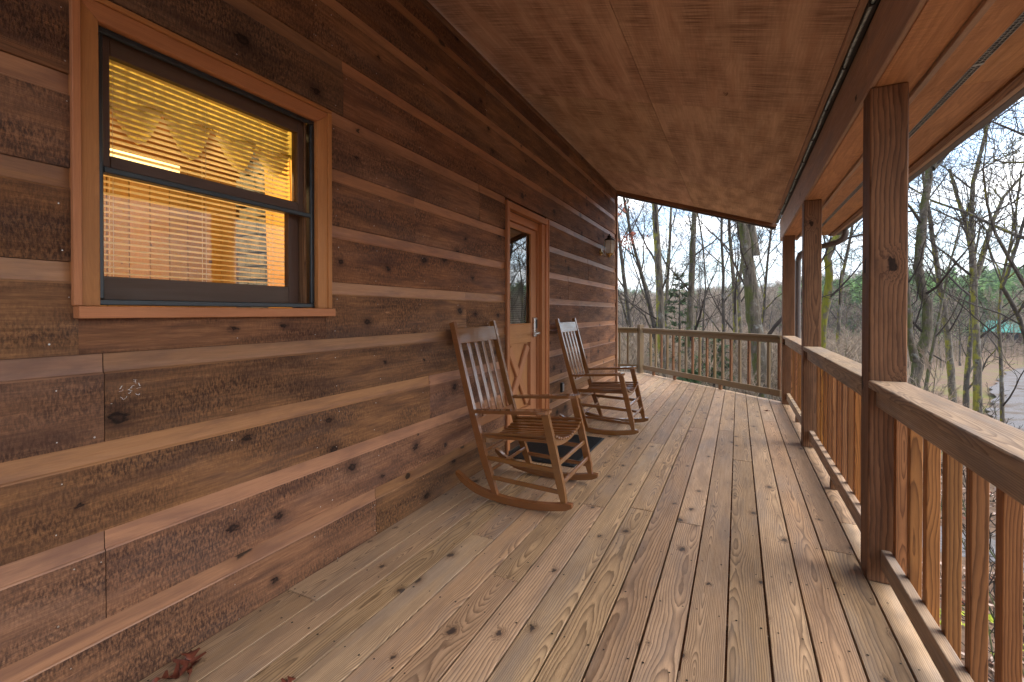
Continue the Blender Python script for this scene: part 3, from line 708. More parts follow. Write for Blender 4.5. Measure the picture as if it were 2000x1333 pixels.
for k in range(-11, 6):
    x0 = -0.035 + 0.1455 * k - 0.1455 + 0.0
    x0, x1 = x0 + 0.0034 + rs.uniform(0, .0014), x0 + 0.1455 - 0.0034 - rs.uniform(0, .0014)
    if k == 5: x1 = x0 + 0.128
    if k == -11: x0 = XW + 0.004
    idx = k
    js = {4: [2.88], 5: [3.3], 3: [1.3, 6.0], -1: [2.872], 0: [5.316], -5: [2.87], -3: [2.95, 5.9], -2: [5.31], 1: [1.0, 4.3], 2: [5.35], -4: [0.7, 4.5], -6: [1.9, 5.7], -7: [3.6], -8: [2.2, 6.6], -9: [0.9, 4.9], -10: [3.3], -11: [1.385, 5.2], -12: [2.6, 6.3]}.get(k, [])
    ys = [-1.0] + js + [None]
    for a, b in zip(ys[:-1], ys[1:]):
        xm = (x0 + x1) / 2
        if b is None:
            deck_board(x0, x1, a + .0015, end_y(xm), rs.uniform(-.0012, .0008), 0, 1.0)
            b = end_y(xm)
        else: deck_board(x0, x1, a + .0015, b - .0015, rs.uniform(-.0012, .0008))
    for i in range(-1, 24):
        y = 0.02 + i * 0.4067
        if y > end_y(x1) - .05: break
        for xx in (x0 + 0.025, x1 - 0.025):
            px_, py_ = xx + rs.uniform(-.006, .006), y + rs.uniform(-.012, .012); r_ = rs.uniform(.0034, .0050)
            screws.face([(px_ + r_ * math.cos(q * math.pi / 3), py_ + r_ * math.sin(q * math.pi / 3), 0.0022) for q in range(6)])
    for j in js:
        for xx in (x0 + .02, xm, x1 - .02):
            for s_ in (-.014, .014):
                px_, py_ = xx + rs.uniform(-.01, .01), j + s_; r_ = .0038
                screws.face([(px_ + r_ * math.cos(q * math.pi / 3), py_ + r_ * math.sin(q * math.pi / 3), 0.0022) for q in range(6)])
screws.build("deck_screw", M_SCREW, deck)['kind'] = 'stuff'
# deck running on to the left beyond the wall corner
for k in range(-24, -11):
    x0 = -0.035 + 0.1455 * (k - 1); deck_board(x0 + .003, x0 + .1425, WALL_END + 0.10, min(9.7, end_y(x0 + .07)), 0, 0, 0.0 if end_y(x0) > 9.8 else 1.0)
for i in range(22): bar("joist", (-1.8, 0.02 + i * 0.4067, -0.155), (min(0.64, 7.8 - (0.02 + i * 0.4067)), 0.02 + i * 0.4067, -0.155), 0.038, 0.23, M_POST, deck) if 7.8 - (0.02 + i * 0.4067) > -1.6 else None
bar("rim_joist", (0.655, -1.0, -0.156), (0.655, 7.28, -0.156), 0.038, 0.235, M_RAIL, deck)
bar("rim_joist", (0.67, 7.24, -0.156), (-1.82, 9.73, -0.156), 0.038, 0.235, M_FARRAIL, deck)
for x, y in ((0.6, -0.6), (0.6, 2.7), (0.6, 5.05), (0.6, 7.2), (-1.75, 9.6)):
    bar("pier_post", (x - .06, y, -3.4), (x - .06, y, -0.275), 0.14, 0.14, M_POST, deck, up=(0, 1, 0))

# door mat
dm = thing("door_mat", (-1.48, 3.96, 0), "black ribbed rubber door mat lying in front of the door", "mat")
bar("base", (-1.79, 3.96, 0.007), (-1.175, 3.96, 0.007), 0.93, 0.010, M_MAT, dm, bev=0.003)
mb = MB()
for i in range(30):
    mb.box((-1.482, 3.52 + i * 0.0303, 0.0145), (0.58, 0.014, 0.005))
mb.build("rib", M_MAT, dm)['kind'] = 'stuff'

# ------------------------------------------------------------------ posts and railings
XP, PW = 0.545, 0.14
PY = (2.63, 5.0, 7.18)
plabels = ("tall square brown porch post nearest the camera at the right", "middle square porch post between the two side railings", "far square porch post where the side railing meets the angled end railing")
for y, lb in zip(PY, plabels):
    p = thing("porch_post", (XP + PW / 2, y + PW / 2, 0), lb, "post", "porch posts holding the roof beam")
    bar("shaft", (XP + PW / 2, y + PW / 2, 0.0015), (XP + PW / 2, y + PW / 2, 2.288), PW, PW, M_POST, p, up=(0, 1, 0), bev=0.005)
def side_rail(y0, y1, label, bal, foot):
    t = thing("railing", (0.62, (y0 + y1) / 2, 0), label, "railing", "porch railings")
    bar("cap_rail", (0.613, y0, 0.918), (0.613, y1, 0.918), 0.140, 0.036, M_RAIL, t, bev=0.004)
    bar("top_rail", (0.592, y0, 0.858), (0.592, y1, 0.858), 0.038, 0.083, M_RAIL, t, bev=0.003)
    bar("bottom_rail", (0.612, y0, 0.114), (0.612, y1, 0.114), 0.038, 0.088, M_RAIL, t, bev=0.003)
    for y in bal:
        bar("baluster", (0.652, y, 0.075), (0.652, y, 0.896), 0.040, 0.040, M_BAL, t, up=(0, 1, 0), bev=0.002)
    for y in foot: bar("foot_block", (0.612, y, 0.002), (0.612, y, 0.069), 0.04, 0.05, M_POST, t, up=(0, 1, 0))
side_rail(-1.2, PY[0] - 0.001, "weathered railing in the near bay at the lower right corner", [2.585 - 0.1815 * i for i in range(20)], [0.9])
side_rail(PY[0] + PW + .001, PY[1] - .001, "weathered railing between the near and the middle porch post", [PY[0] + PW + 0.07 + 0.1815 * i for i in range(12)], [3.9])
side_rail(PY[1] + PW + .001, PY[2] - .001, "short weathered railing between the middle and the far porch post", [PY[1] + PW + 0.09 + 0.1815 * i for i in range(11)], [6.1])
# angled end railing, X + Y = 7.87
er = thing("railing", (-0.6, 8.47, 0), "mossy railing running at an angle across the far end of the porch", "railing", "porch railings")
A, B = Vector((0.535, 7.335, 0)), Vector((-1.745, 9.615, 0))
nrm = Vector((1, 1, 0)).normalized()
def el(p, z, o=0.0): q = p + nrm * o; return (q.x, q.y, z)
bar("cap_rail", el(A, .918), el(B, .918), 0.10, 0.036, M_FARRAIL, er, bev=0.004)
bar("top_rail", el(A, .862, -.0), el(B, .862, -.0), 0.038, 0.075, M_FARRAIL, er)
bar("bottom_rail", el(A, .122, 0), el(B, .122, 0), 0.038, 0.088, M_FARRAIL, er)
for i in range(18):
    x = 0.497 - 0.1238 * i; p = Vector((x, 7.87 - x, 0))
    bar("baluster", el(p, .08, .0385), el(p, .898, .0385), 0.036, 0.036, M_POST if i % 5 in (0, 3) else M_FARRAIL, er, up=(1, 1, 0))
for x in (-0.25, -1.05, -1.5):
    p = Vector((x, 7.87 - x, 0)); bar("foot_block", el(p, .002), el(p, .077), 0.05, 0.04, M_POST, er, up=(1, 1, 0))
rp = thing("rail_post", (-1.81, 9.66, 0), "short square rail post at the far left corner of the deck", "post")
bar("shaft", (-1.815, 9.67, 0.0), (-1.815, 9.67, 0.985), 0.10, 0.10, M_FARRAIL, rp, up=(1, 1, 0), bev=0.004)
bar("post_cap", (-1.815, 9.67, 0.9855), (-1.815, 9.67, 1.0), 0.108, 0.108, M_FARRAIL, rp, up=(1, 1, 0), bev=0.004)
rr = thing("railing", (-2.8, 9.66, 0), "short piece of railing showing just past the wall corner", "railing", "porch railings")
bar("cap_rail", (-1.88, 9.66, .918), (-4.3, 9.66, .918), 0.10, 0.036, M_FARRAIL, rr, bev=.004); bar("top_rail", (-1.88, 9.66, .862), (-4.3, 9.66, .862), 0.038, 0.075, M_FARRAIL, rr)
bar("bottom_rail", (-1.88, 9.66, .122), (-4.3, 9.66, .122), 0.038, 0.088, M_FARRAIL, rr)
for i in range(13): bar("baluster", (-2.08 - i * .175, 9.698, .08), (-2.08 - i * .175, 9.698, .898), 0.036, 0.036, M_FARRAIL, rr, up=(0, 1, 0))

# ------------------------------------------------------------------ roof
roof = thing("porch_roof", (-0.6, 3.5, 2.3), "sloping porch roof with rough plywood ceiling, beam and vented eave", "roof")
XC = 0.476
def roof_end(x): return 7.53 + (x - XW) * 0.258
SL = math.sqrt(1 + 0.2785 ** 2)
def ceil_panel(x0, x1, y0, y1, end=False):
    """local x runs down the slope across the porch (the way the saw ran), local y along the porch"""
    cx, cy = (x0 + x1) / 2, (y0 + y1) / 2
    ax = Vector((0, 1, 0)); bx_ = Vector((-1, 0, 0.2785)).normalized(); nz = ax.cross(bx_)
    M = Matrix((ax, bx_, nz)).transposed().to_4x4(); M.translation = (cx, cy, ceil_z(cx))
    Mi = M.inverted(); v = []
    for dz in (0.0, 0.012):
        for x, y in ((x0, y0), (x1, y0), (x1, roof_end(x1) if end else y1), (x0, roof_end(x0) if end else y1)):
            v.append(tuple(Mi @ Vector((x, y, ceil_z(x) + dz))))
    pyd("ceiling_panel", v, [(0, 1, 2, 3), (7, 6, 5, 4), (0, 4, 5, 1), (1, 5, 6, 2), (2, 6, 7, 3), (3, 7, 4, 0)], M, roof, M_CEIL)
g = 0.0015
for xa, xb in ((XW - 0.003, -0.631), (-0.631, XC)):
    for ya, yb in ((-1.2, 1.36), (1.36, 3.8), (3.8, 6.24)): ceil_panel(xa + g, xb - g, ya + g, yb - g)
    ceil_panel(xa + g, xb - g, 6.24 + g, 7.6, True)
# roof deck above so no light leaks
pyd("roof_deck", [(-2.4, -1.4, ceil_z(-2.4) + .12), (1.30, -1.4, ceil_z(1.30) + .12), (1.30, roof_end(.9) - .1, ceil_z(1.30) + .12), (-2.4, roof_end(-2.4) - 0.0, ceil_z(-2.4) + .12)], [(0, 1, 2, 3)], None, roof, M_BRONZE)
# frieze trim along the top of the wall
bar("frieze_trim", (XW + 0.010, -1.2, 3.245), (XW + 0.010, 7.53, 3.245), 0.018, 0.034, M_POST, roof)
# rake trim at the far end
a = Vector((XW + 0.01, roof_end(XW) - 0.0, ceil_z(XW) - 0.028)); b = Vector((XC + 0.05, roof_end(XC + .05) - 0.0, ceil_z(XC + .05) - 0.028))
bar("rake_trim", a, b, 0.04, 0.055, M_POST, roof); bar("rake_board", a + Vector((0, .04, .05)), b + Vector((0, .04, .05)), 0.035, 0.20, M_GUTTER, roof)
# vent strip between ceiling and beam
bar("edge_trim", (XC + 0.014, -1.2, ceil_z(XC) - 0.012), (XC + 0.014, 8.0, ceil_z(XC) - 0.012), 0.030, 0.020, M_BEAM, roof)
mb = MB(); mb.box((0.525, 3.4, 2.608), (0.036, 9.2, 0.012)); mb.build("vent_strip", M_VENT, roof)
rl = thing("rope_light", (0.517, 3.2, 2.596), "thin pale rope light running along the top edge of the roof beam", "rope light")
mb = MB(); mb.tube([(0.517 + 0.0025 * math.sin(i * 0.9), -1.2 + i * 0.12, 2.5945 + 0.002 * math.sin(i * 1.7)) for i in range(76)], 0.0075, 8); mb.build("tube", plain("clear_teal_plastic", (0.36, 0.47, 0.50), 0.18, 0.8, 0, 0.35, 40), rl, None, True)
for i in range(16):
    mb = MB(); mb.box((0.517, -1.0 + i * 0.58, 2.594), (0.022, 0.012, 0.021)); mb.build("clip", M_BLACK, rl)

# boxed beam
bar("beam", (XP + 0.020, -1.2, 2.447), (XP + 0.020, 2.70, 2.447), 0.038, 0.30, M_BEAM, roof, bev=0.004); bar("beam", (XP + 0.020, 2.703, 2.447), (XP + 0.020, 7.75, 2.447), 0.038, 0.30, M_BEAM, roof, bev=0.004)
bar("beam_soffit", (0.645, -1.2, 2.297), (0.645, 7.72, 2.297), 0.160, 0.014, M_SOFF, roof)
bar("outer_beam", (0.745, -1.2, 2.44), (0.745, 7.72, 2.44), 0.036, 0.29, M_BEAM, roof)
bar("beam_trim", (0.742, -1.2, 2.283), (0.742, 7.6, 2.283), 0.026, 0.022, M_BEAM, roof)
# soffit either side of the vent
def soffit(x0, x1, ys):
    for a_, b_ in zip(ys[:-1], ys[1:]):
        bar("soffit_panel", ((x0 + x1) / 2, a_ + .001, 2.312), ((x0 + x1) / 2, b_ - .001, 2.312), x1 - x0, 0.012, M_SOFF, roof, bev=0.001)
soffit(0.757, 0.895, (-1.2, 1.2, 3.64, 6.08, 7.5)); soffit(0.925, 1.150, (-1.2, 0.4, 2.84, 5.28, 7.5))
mb = MB(); mb.box((0.910, 3.15, 2.313), (0.030, 8.7, 0.008)); mb.build("soffit_vent", M_VENT, roof)
mb = MB()
for i in range(435): mb.box((0.910, -1.2 + i * 0.02, 2.307), (0.028, 0.004, 0.003))
for dx_ in (-.0155, 0, .0155): mb.box((0.910 + dx_, 3.15, 2.3055), (0.0025, 8.7, 0.003))
for y in (0.7, 1.95, 2.62, 4.3, 6.0): mb.box((0.910, y, 2.3035), (0.036, 0.018, 0.003))
mb.build("vent_louvre", M_GALV, roof)['kind'] = 'stuff'
bar("fascia", (1.165, -1.2, 2.36), (1.165, 7.52, 2.36), 0.028, 0.14, M_BEAM, roof)
bar("sub_fascia", (1.125, -1.2, 2.298), (1.125, 7.5, 2.298), 0.045, 0.018, M_POST, roof)
gt = thing("gutter", (1.23, 3.2, 2.3), "brown gutter along the outer edge of the porch eave", "gutter")
v = []; f = []; pr = [(1.181, 2.43), (1.181, 2.315), (1.205, 2.305), (1.245, 2.305), (1.275, 2.35), (1.29, 2.40), (1.285, 2.43), (1.28, 2.40), (1.24, 2.312), (1.19, 2.32)]
for y in (-1.2, 7.55):
    for x, z in pr: v.append((x, y, z))
for i in range(len(pr) - 1): f.append((i, i + 1, i + 11, i + 10))
f.append(tuple(range(10))); f.append(tuple(range(19, 9, -1)))
pyd("trough", v, f, None, gt, M_GUTTER)
dp = thing("downspout", (0.745, 7.42, 0), "dark downspout with curved elbows dropping behind the far porch post", "downspout")
mb = MB(); mb.tube([(1.235, 7.15, 2.31), (1.235, 7.15, 2.26), (1.215, 7.17, 2.20), (1.16, 7.2, 2.165), (0.95, 7.34, 2.125), (0.83, 7.42, 2.10), (0.77, 7.46, 2.06), (0.748, 7.475, 1.98)], 0.036, 12); mb.build("elbow", M_GUTTER, dp, None, True)
mb = MB(); mb.tube([(0.748, 7.475, 1.98), (0.748, 7.475, -0.5), (0.748, 7.475, -3.2)], 0.036, 12); mb.build("pipe", M_GUTTER, dp, None, True)

# ------------------------------------------------------------------ rocking chairs (built once, copied)
def chair_parts(t):
    """local frame: x to the front, y to the sitter's left, z up; origin between the runners' middle"""
    P = PM[t.name]
    def lb(name, a, b, W, T, up=(0, 0, 1), bev=0.003, parent=None, mat=M_CHAIR):
        return bar(name, P @ Vector(a), P @ Vector(b), W, T, mat, parent or t, up=up, bev=bev)
    def rz(x): return 0.028 + (x * x) / (2 * 1.05)                 # rocker centre line
    for s_ in (-1, 1):
        y = s_ * 0.288
        v = []; f = []; n = 22
        for i in range(n + 1):
            x = -0.47 + 0.83 * i / n
            hw, hh = 0.0185, (0.0225 if 0 < i < n else 0.012)
            for yy, zz in ((-hw, -hh), (hw, -hh), (hw, hh), (-hw, hh)): v.append((x, yy, 0.0235 + x * x / 2.7 + (1.3 * (-0.28 - x) ** 2 if x < -0.28 else 0.0) + zz))
        for i in range(n):
            for k in range(4): f.append((i * 4 + k, i * 4 + (k + 1) % 4, i * 4 + 4 + (k + 1) % 4, i * 4 + 4 + k))
        f.append((0, 1, 2, 3)); f.append((n * 4 + 3, n * 4 + 2, n * 4 + 1, n * 4))
        me_o = pyd("rocker", v, f, P @ Matrix.Translation((0, y, 0)), t, M_CHAIR)
        # back post: bent leg that runs on as the back upright
        bm = MB(); pts = [(-0.165, 0.045), (-0.210, 0.16), (-0.255, 0.285), (-0.296, 0.42), (-0.356, 0.62), (-0.432, 0.90), (-0.505, 1.182)]
        wd = [0.030, 0.044, 0.046, 0.046, 0.042, 0.040, 0.036]
        vv = []; ff = []
        for (x, z), w_ in zip(pts, wd):
            for yy, xx in ((-.016, -.5), (.016, -.5), (.016, .5), (-.016, .5)): vv.append((x + xx * w_, yy, z + xx * w_ * 0.30))
        for i in range(len(pts) - 1):
            for k in range(4): ff.append((i * 4 + k, i * 4 + (k + 1) % 4, i * 4 + 4 + (k + 1) % 4, i * 4 + 4 + k))
        ff.append((3, 2, 1, 0)); ff.append(tuple((len(pts) - 1) * 4 + k for k in range(4)))
        o = pyd("back_post", vv, ff, P @ Matrix.Translation((0, y, 0)), t, M_CHAIR)
        # front leg
        vv = []; ff = []; pts = [(0.312, 0.055), (0.292, 0.15), (0.236, 0.39), (0.180, 0.622)]; wd = [0.026, 0.044, 0.046, 0.044]
        for (x, z), w_ in zip(pts, wd):
            for yy, xx in ((-.017, -.5), (.017, -.5), (.017, .5), (-.017, .5)): vv.append((x + xx * w_, yy, z + xx * w_ * 0.28))
        for i in range(3):
            for k in range(4): ff.append((i * 4 + k, i * 4 + (k + 1) % 4, i * 4 + 4 + (k + 1) % 4, i * 4 + 4 + k))
        ff.append((3, 2, 1, 0)); ff.append((12, 13, 14, 15))
        pyd("front_leg", vv, ff, P @ Matrix.Translation((0, y, 0)), t, M_CHAIR)
        # arm: paddle shaped board
        vv = []; ff = []
        out_ = [(-0.345, 0.018), (-0.16, 0.030), (0.02, 0.044), (0.15, 0.052), (0.205, 0.044), (0.220, 0.026)]
        for x, hw in out_:
            z = 0.590 + (x + 0.285) * 0.085
            for yy, zz in ((-hw, -.011), (hw, -.011), (hw, .011), (-hw, .011)): vv.append((x, yy, z + zz))
        for i in range(len(out_) - 1):
            for k in range(4): ff.append((i * 4 + k, i * 4 + (k + 1) % 4, i * 4 + 4 + (k + 1) % 4, i * 4 + 4 + k))
        ff.append((3, 2, 1, 0)); ff.append(tuple((len(out_) - 1) * 4 + k for k in range(4)))
        pyd("arm", vv, ff, P @ Matrix.Translation((0, y + s_ * 0.012, 0)), t, M_CHAIR)
        # side stretchers
        lb("stretcher", (-0.255, y, 0.285), (0.262, y, 0.270), 0.018, 0.030); lb("stretcher", (-0.205, y, 0.160), (0.288, y, 0.140), 0.018, 0.026)
        # seat side rail
        lb("seat_rail", (-0.27, y * 0.93, 0.420), (0.225, y * 0.93, 0.440), 0.014, 0.022)
    for x, z in ((0.258, 0.305), (0.285, 0.190)): lb("front_stretcher", (x, -.284, z), (x, .284, z), 0.016, 0.028)
    for x, z in ((-0.258, 0.320), (-0.213, 0.200)): lb("back_stretcher", (x, -.284, z), (x, .284, z), 0.014, 0.024)
    # scooped front and back boards under the slats
    def scoop(y): return -0.062 * (1 - (y / 0.274) ** 2)
    for x, z in ((0.222, 0.470), (-0.262, 0.430)):
        vv = []; ff = []; n = 14
        for i in range(n + 1):
            y = -0.272 + 0.544 * i / n; d_ = scoop(y)
            for xx, zz in ((-.011, -.052 + d_ * 0.6), (.011, -.052 + d_ * 0.6), (.011, d_ - .001), (-.011, d_ - .001)): vv.append((x + xx, y, z + zz))
        for i in range(n):
            for k in range(4): ff.append((i * 4 + k, i * 4 + 4 + k, i * 4 + 4 + (k + 1) % 4, i * 4 + (k + 1) % 4))
        ff.append((0, 1, 2, 3)); ff.append((n * 4 + 3, n * 4 + 2, n * 4 + 1, n * 4))
        pyd("seat_apron", vv, ff, P, t, M_CHAIR)
    # seat slats, front to back
    for i in range(13):
        y = -0.264 + 0.044 * i; d_ = scoop(y) + 0.0085; tl = 0.11 * y / 0.26 * 2
        lb("seat_slat", (-0.285, y, 0.430 + d_), (0.252, y, 0.470 + d_), 0.030, 0.014, up=(0, -math.sin(tl), math.cos(tl)))
    # crest rail, lower rail and back slats
    bn = Vector((1, 0, 0.2655)).normalized()
    def bp(z): return Vector((-0.505 + (1.182 - z) * 0.2655 + 0.004, 0, z))
    for z0, z1, nm in ((1.035, 1.140, "crest_rail"), (0.475, 0.530, "lower_back_rail")):
        c = bp((z0 + z1) / 2)
        lb(nm, c + Vector((0, -.272, 0)), c + Vector((0, .272, 0)), (z1 - z0) * 1.07, 0.022, up=bn)
    for i in range(4):
        y = -0.156 + 0.104 * i
        a, b = bp(0.525), bp(1.045)
        lb("back_slat", a + Vector((0, y, 0)), b + Vector((0, y, 0)), 0.040, 0.012, up=bn)
c1 = thing("rocking_chair", (-1.262, 2.928, 0), "nearer dark wooden rocking chair in front of the blank siding", "rocking chair", "rocking chairs along the wall", rz=R(0.5))
chair_parts(c1)
c2 = c1.copy(); col.objects.link(c2)
M2 = Matrix.Translation((-1.24, 4.888, 0)) @ Matrix.Rotation(R(0.5), 4, 'Z'); c2.matrix_basis = M2; PM[c2.name] = M2
c2['label'] = "farther dark wooden rocking chair beyond the door near the wall end"
for ch in list(c1.children):
    d = ch.copy(); col.objects.link(d); d.parent = c2

# fallen oak leaves on the deck
def oak_leaf(name, loc, rz, size, label, curl=0.35):
    t = thing(name, loc, label, "leaf", rz=rz)
    half = [(0.0, 0.0), (0.10, 0.06), (0.22, 0.05), (0.30, 0.26), (0.36, 0.30), (0.40, 0.09), (0.50, 0.10), (0.60, 0.38), (0.68, 0.36), (0.66, 0.12), (0.74, 0.10), (0.84, 0.24), (0.88, 0.20), (0.86, 0.07), (1.0, 0.0)]
    v = []; f = []; n = len(half)
    for s_ in (-1, 0, 1):
        for x, y in half:
            yy = y * s_; z = curl * (abs(yy) * 0.8 + 0.35 * (x - .45) ** 2 + 0.12 * math.sin(x * 9 + s_)) + 0.02
            v.append(((x - .5) * size, yy * size, z * size))
    for r0, r1 in ((0, 1), (1, 2)):
        for i in range(n - 1): f.append((r0 * n + i, r0 * n + i + 1, r1 * n + i + 1, r1 * n + i))
    pyd("blade", v, f, PM[t.name], t, M_LEAF, True)
    mb = MB(); mb.tube([PM[t.name] @ Vector(q) for q in ((-size * .5, 0, .02 * size), (-size * .72, size * .03, .03 * size), (-size * .9, 0, .012 * size))], 0.0012, 4); mb.build("stalk", M_LEAF, t)
oak_leaf("oak_leaf", (-1.735, 0.93, 0.001), R(150), 0.13, "large curled dark red oak leaf on the deck against the wall", 0.5)
oak_leaf("oak_leaf", (-1.715, 0.865, 0.012), R(60), 0.11, "dark red oak leaf lying over the larger leaf by the wall", 0.6)
oak_leaf("oak_leaf", (-1.35, 1.02, 0.001), R(100), 0.075, "small dark red leaf at the bottom edge of the deck")
oak_leaf("oak_leaf", (-1.66, 2.98, 0.001), R(20), 0.07, "crumpled brown leaf under the back of the nearer rocking chair", 0.7)
oak_leaf("oak_leaf", (0.33, 6.60, 0.001), R(200), 0.07, "tiny brown leaf on the far deck boards near the far post", 0.6)

# ------------------------------------------------------------------ the land
def lerp(a, b, t): return a + (b - a) * t
def sst(a, b, x):
    t = max(0.0, min(1.0, (x - a) / (b - a))); return t * t * (3 - 2 * t)
def ground_z(x, y, dip=True):
    r = math.hypot(x, y)
    az = math.degrees(math.atan2(x, y))
    z = -2.9 - 0.6 * sst(6, 35, r) - 1.6 * sst(30, 90, r)
    hill = 15 * sst(85, 340, r) * (0.45 + 0.55 * sst(-16, 14, az))
    z += hill + 0.5 * mnoise.noise(Vector((x * .03, y * .03, 0))) * sst(12, 50, r) + 5 * mnoise.noise(Vector((x * .011, y * .011, 5))) * sst(90, 300, r)
    z += 58 * sst(420, 1150, r) * (0.75 + 0.35 * mnoise.noise(Vector((x * .0022, y * .0022, 2)))) * (1 - 0.55 * sst(-4, 22, az))
    z += 0.12 * mnoise.noise(Vector((x * .35, y * .35, 1)))
    if dip and r < 130: z -= 0.28 * max(sst(3.6, 2.2, -road_d(x, y)) if False else 1 - sst(2.2, 3.8, road_d(x, y)), 0.6 * (1 - sst(0.8, 1.8, road_d(x, y, PATH))))
    return z
ROAD = [(17.0, 6.0), (12.5, 13.0), (10.4, 20.0), (11.2, 25.0), (13.2, 30.0), (16.2, 38.0), (20.8, 49.5), (27.0, 64.5), (36.0, 80.0), (52.0, 95.0)]
PATH = [(-3.0, 13.6), (1.5, 12.2), (5.0, 10.8), (9.5, 8.2), (13.0, 5.0)]
def road_d(x, y, line=None):
    best = 1e9
    line = line or ROAD
    for (ax_, ay), (bx2, by) in zip(line[:-1], line[1:]):
        dx_, dy_ = bx2 - ax_, by - ay; t = max(0, min(1, ((x - ax_) * dx_ + (y - ay) * dy_) / (dx_ * dx_ + dy_ * dy_)))
        best = min(best, math.hypot(x - ax_ - t * dx_, y - ay - t * dy_))
    return best
def m_ground():
    s = NT("leaf_litter"); tc = s.n("ShaderNodeTexCoord"); o = tc.outputs['Object']
    vo = s.n("ShaderNodeTexVoronoi"); vo.inputs['Scale'].default_value = 14; s.set(vo.inputs['Vector'], o)
    vc = s.n("ShaderNodeSeparateColor"); s.t.links.new(vo.outputs['Color'], vc.inputs[0])
    n = s.noise(o, 0.35, 6, 0.62); n2 = s.noise(o, 2.2, 6, 0.7)
    c = s.mix(vc.outputs[0], (0.085, 0.050, 0.032), (0.21, 0.132, 0.090))
    c = s.mix(s.rng(n2, 0.35, 0.65), c, (0.125, 0.080, 0.052))
    at_ = s.n("ShaderNodeAttribute", attribute_name="grass")
    gmask = s.math('MULTIPLY', at_.outputs['Fac'], s.rng(n, 0.46, 0.62))
    c = s.mix(gmask, c, s.mix(s.rng(n2, 0.4, 0.6), (0.085, 0.105, 0.024), (0.17, 0.125, 0.045)))
    mo = s.rng(s.noise(o, 0.9, 7, 0.7), 0.60, 0.66, 0, 0.75, True)
    c = s.mix(mo, c, (0.10, 0.125, 0.026))
    return s.bsdf(c, 0.9, 0.15, 0, n2, 0.6, 0.05)
M_GROUND = m_ground()
v = []; f = []; grass = []
rings = [1.5, 2.5, 3.5, 4.5, 5.5, 6.5, 7.5, 9, 10.5, 12, 14, 16, 18, 20, 23, 26, 30, 34, 39, 44, 50, 57, 64, 72, 82, 94, 108, 124, 144, 168, 196, 230, 270, 320, 380, 450, 540, 650, 780, 940, 1120, 1350, 1650, 2050, 2600]
NA = 240
for r in rings:
    for k in range(NA):
        a = 2 * math.pi * k / NA; x, y = r * math.sin(a), r * math.cos(a)
        v.append((x, y, ground_z(x, y))); d_ = road_d(x, y)
        grass.append(sst(9.5, 3.0, d_) * (1.0 if 20 < y < 85 else 0.25) if d_ < 9.5 else 0.0)
v.append((0, 0, -2.9)); grass.append(0)
for i in range(len(rings) - 1):
    for k in range(NA):
        k2 = (k + 1) % NA; f.append((i * NA + k, i * NA + k2, (i + 1) * NA + k2, (i + 1) * NA + k)[::-1])
for k in range(NA): f.append((len(v) - 1, (k + 1) % NA, k)[::-1])
go = pyd("ground", v, f, None, None, M_GROUND, True); go['kind'] = 'structure'
ga = go.data.attributes.new("grass", 'FLOAT', 'POINT'); ga.data.foreach_set('value', grass)
# road
def m_road():
    s = NT("pale_gravel_road"); tc = s.n("ShaderNodeTexCoord"); o = tc.outputs['Object']
    n = s.noise(o, 0.8, 7, 0.7); f = s.noise(o, 22, 4, 0.7); vo = s.n("ShaderNodeTexVoronoi"); vo.inputs['Scale'].default_value = 9; s.set(vo.inputs['Vector'], o)
    c = s.mix(s.rng(f, 0.3, 0.7), (0.10, 0.095, 0.095), (0.215, 0.205, 0.205))
    c = s.mix(s.math('MULTIPLY', s.rng(n, 0.46, 0.60, 0, 1, True), 0.75), c, (0.105, 0.078, 0.058))
    c = s.mix(s.math('MULTIPLY', s.math('LESS_THAN', vo.outputs['Distance'], 0.22), s.rng(n, 0.40, 0.52)), c, (0.12, 0.062, 0.036))
    return s.bsdf(c, 0.95, 0.05, 0, f, 0.6, 0.03)
M_ROAD = m_road()
def strip(name, line, half):
    pts = []
    for (a, b) in zip(line[:-1], line[1:]):
        for i in range(10): t = i / 10; pts.append((lerp(a[0], b[0], t), lerp(a[1], b[1], t)))
    v = []; f = []
    for i, (x, y) in enumerate(pts):
        x0, y0 = pts[max(0, i - 4)]; x1, y1 = pts[min(len(pts) - 1, i + 4)]; d_ = Vector((x1 - x0, y1 - y0, 0)).normalized(); nn = Vector((d_.y, -d_.x, 0))
        for j in range(5):
            q = Vector((x, y, 0)) + nn * (-half + half * .5 * j + (0.12 * math.sin(i * 1.7) + 0.1 * math.sin(i * .6) if j in (0, 4) else 0)); v.append((q.x, q.y, ground_z(x, y, False) - 0.03 - (0.09 if j in (0, 4) else 0)))
    for i in range(len(pts) - 1):
        for j in range(4): f.append((i * 5 + j, i * 5 + j + 1, i * 5 + j + 6, i * 5 + j + 5))
    pyd(name, v, f, None, None, M_ROAD, True)['kind'] = 'structure'
strip("road", ROAD, 2.1); strip("path", PATH, 0.75)

# far cabin with the green roof
M_GREEN = plain("green_metal_roof", (0.05, 0.36, 0.28), 0.45, 0.5, 0.0, 0.2, 2)
M_LOG = plain("dark_log_wall", (0.11, 0.055, 0.04), 0.8, 0.2, 0, 0.25, 3)
cp = at(1972, 640, 84); gz = ground_z(cp.x, cp.y)
cb = thing("green_roof_cabin", (cp.x, cp.y, gz), "small dark cabin with a green metal roof across the road", "cabin", rz=R(-28))
P = PM[cb.name]
hw = -0.25 - gz
mb = MB(); mb.box((0, 0, (hw - 1.9) / 2 - .3), (5.6, 4.6, hw - 1.9 + .6)); mb.build("wall", M_LOG, cb, P)
mb = MB(); e = hw - 2.0
mb.face([(-3.1, -2.9, e), (3.1, -2.9, e), (2.9, 0, hw), (-2.9, 0, hw)]); mb.face([(3.1, 2.9, e), (-3.1, 2.9, e), (-2.9, 0, hw), (2.9, 0, hw)])
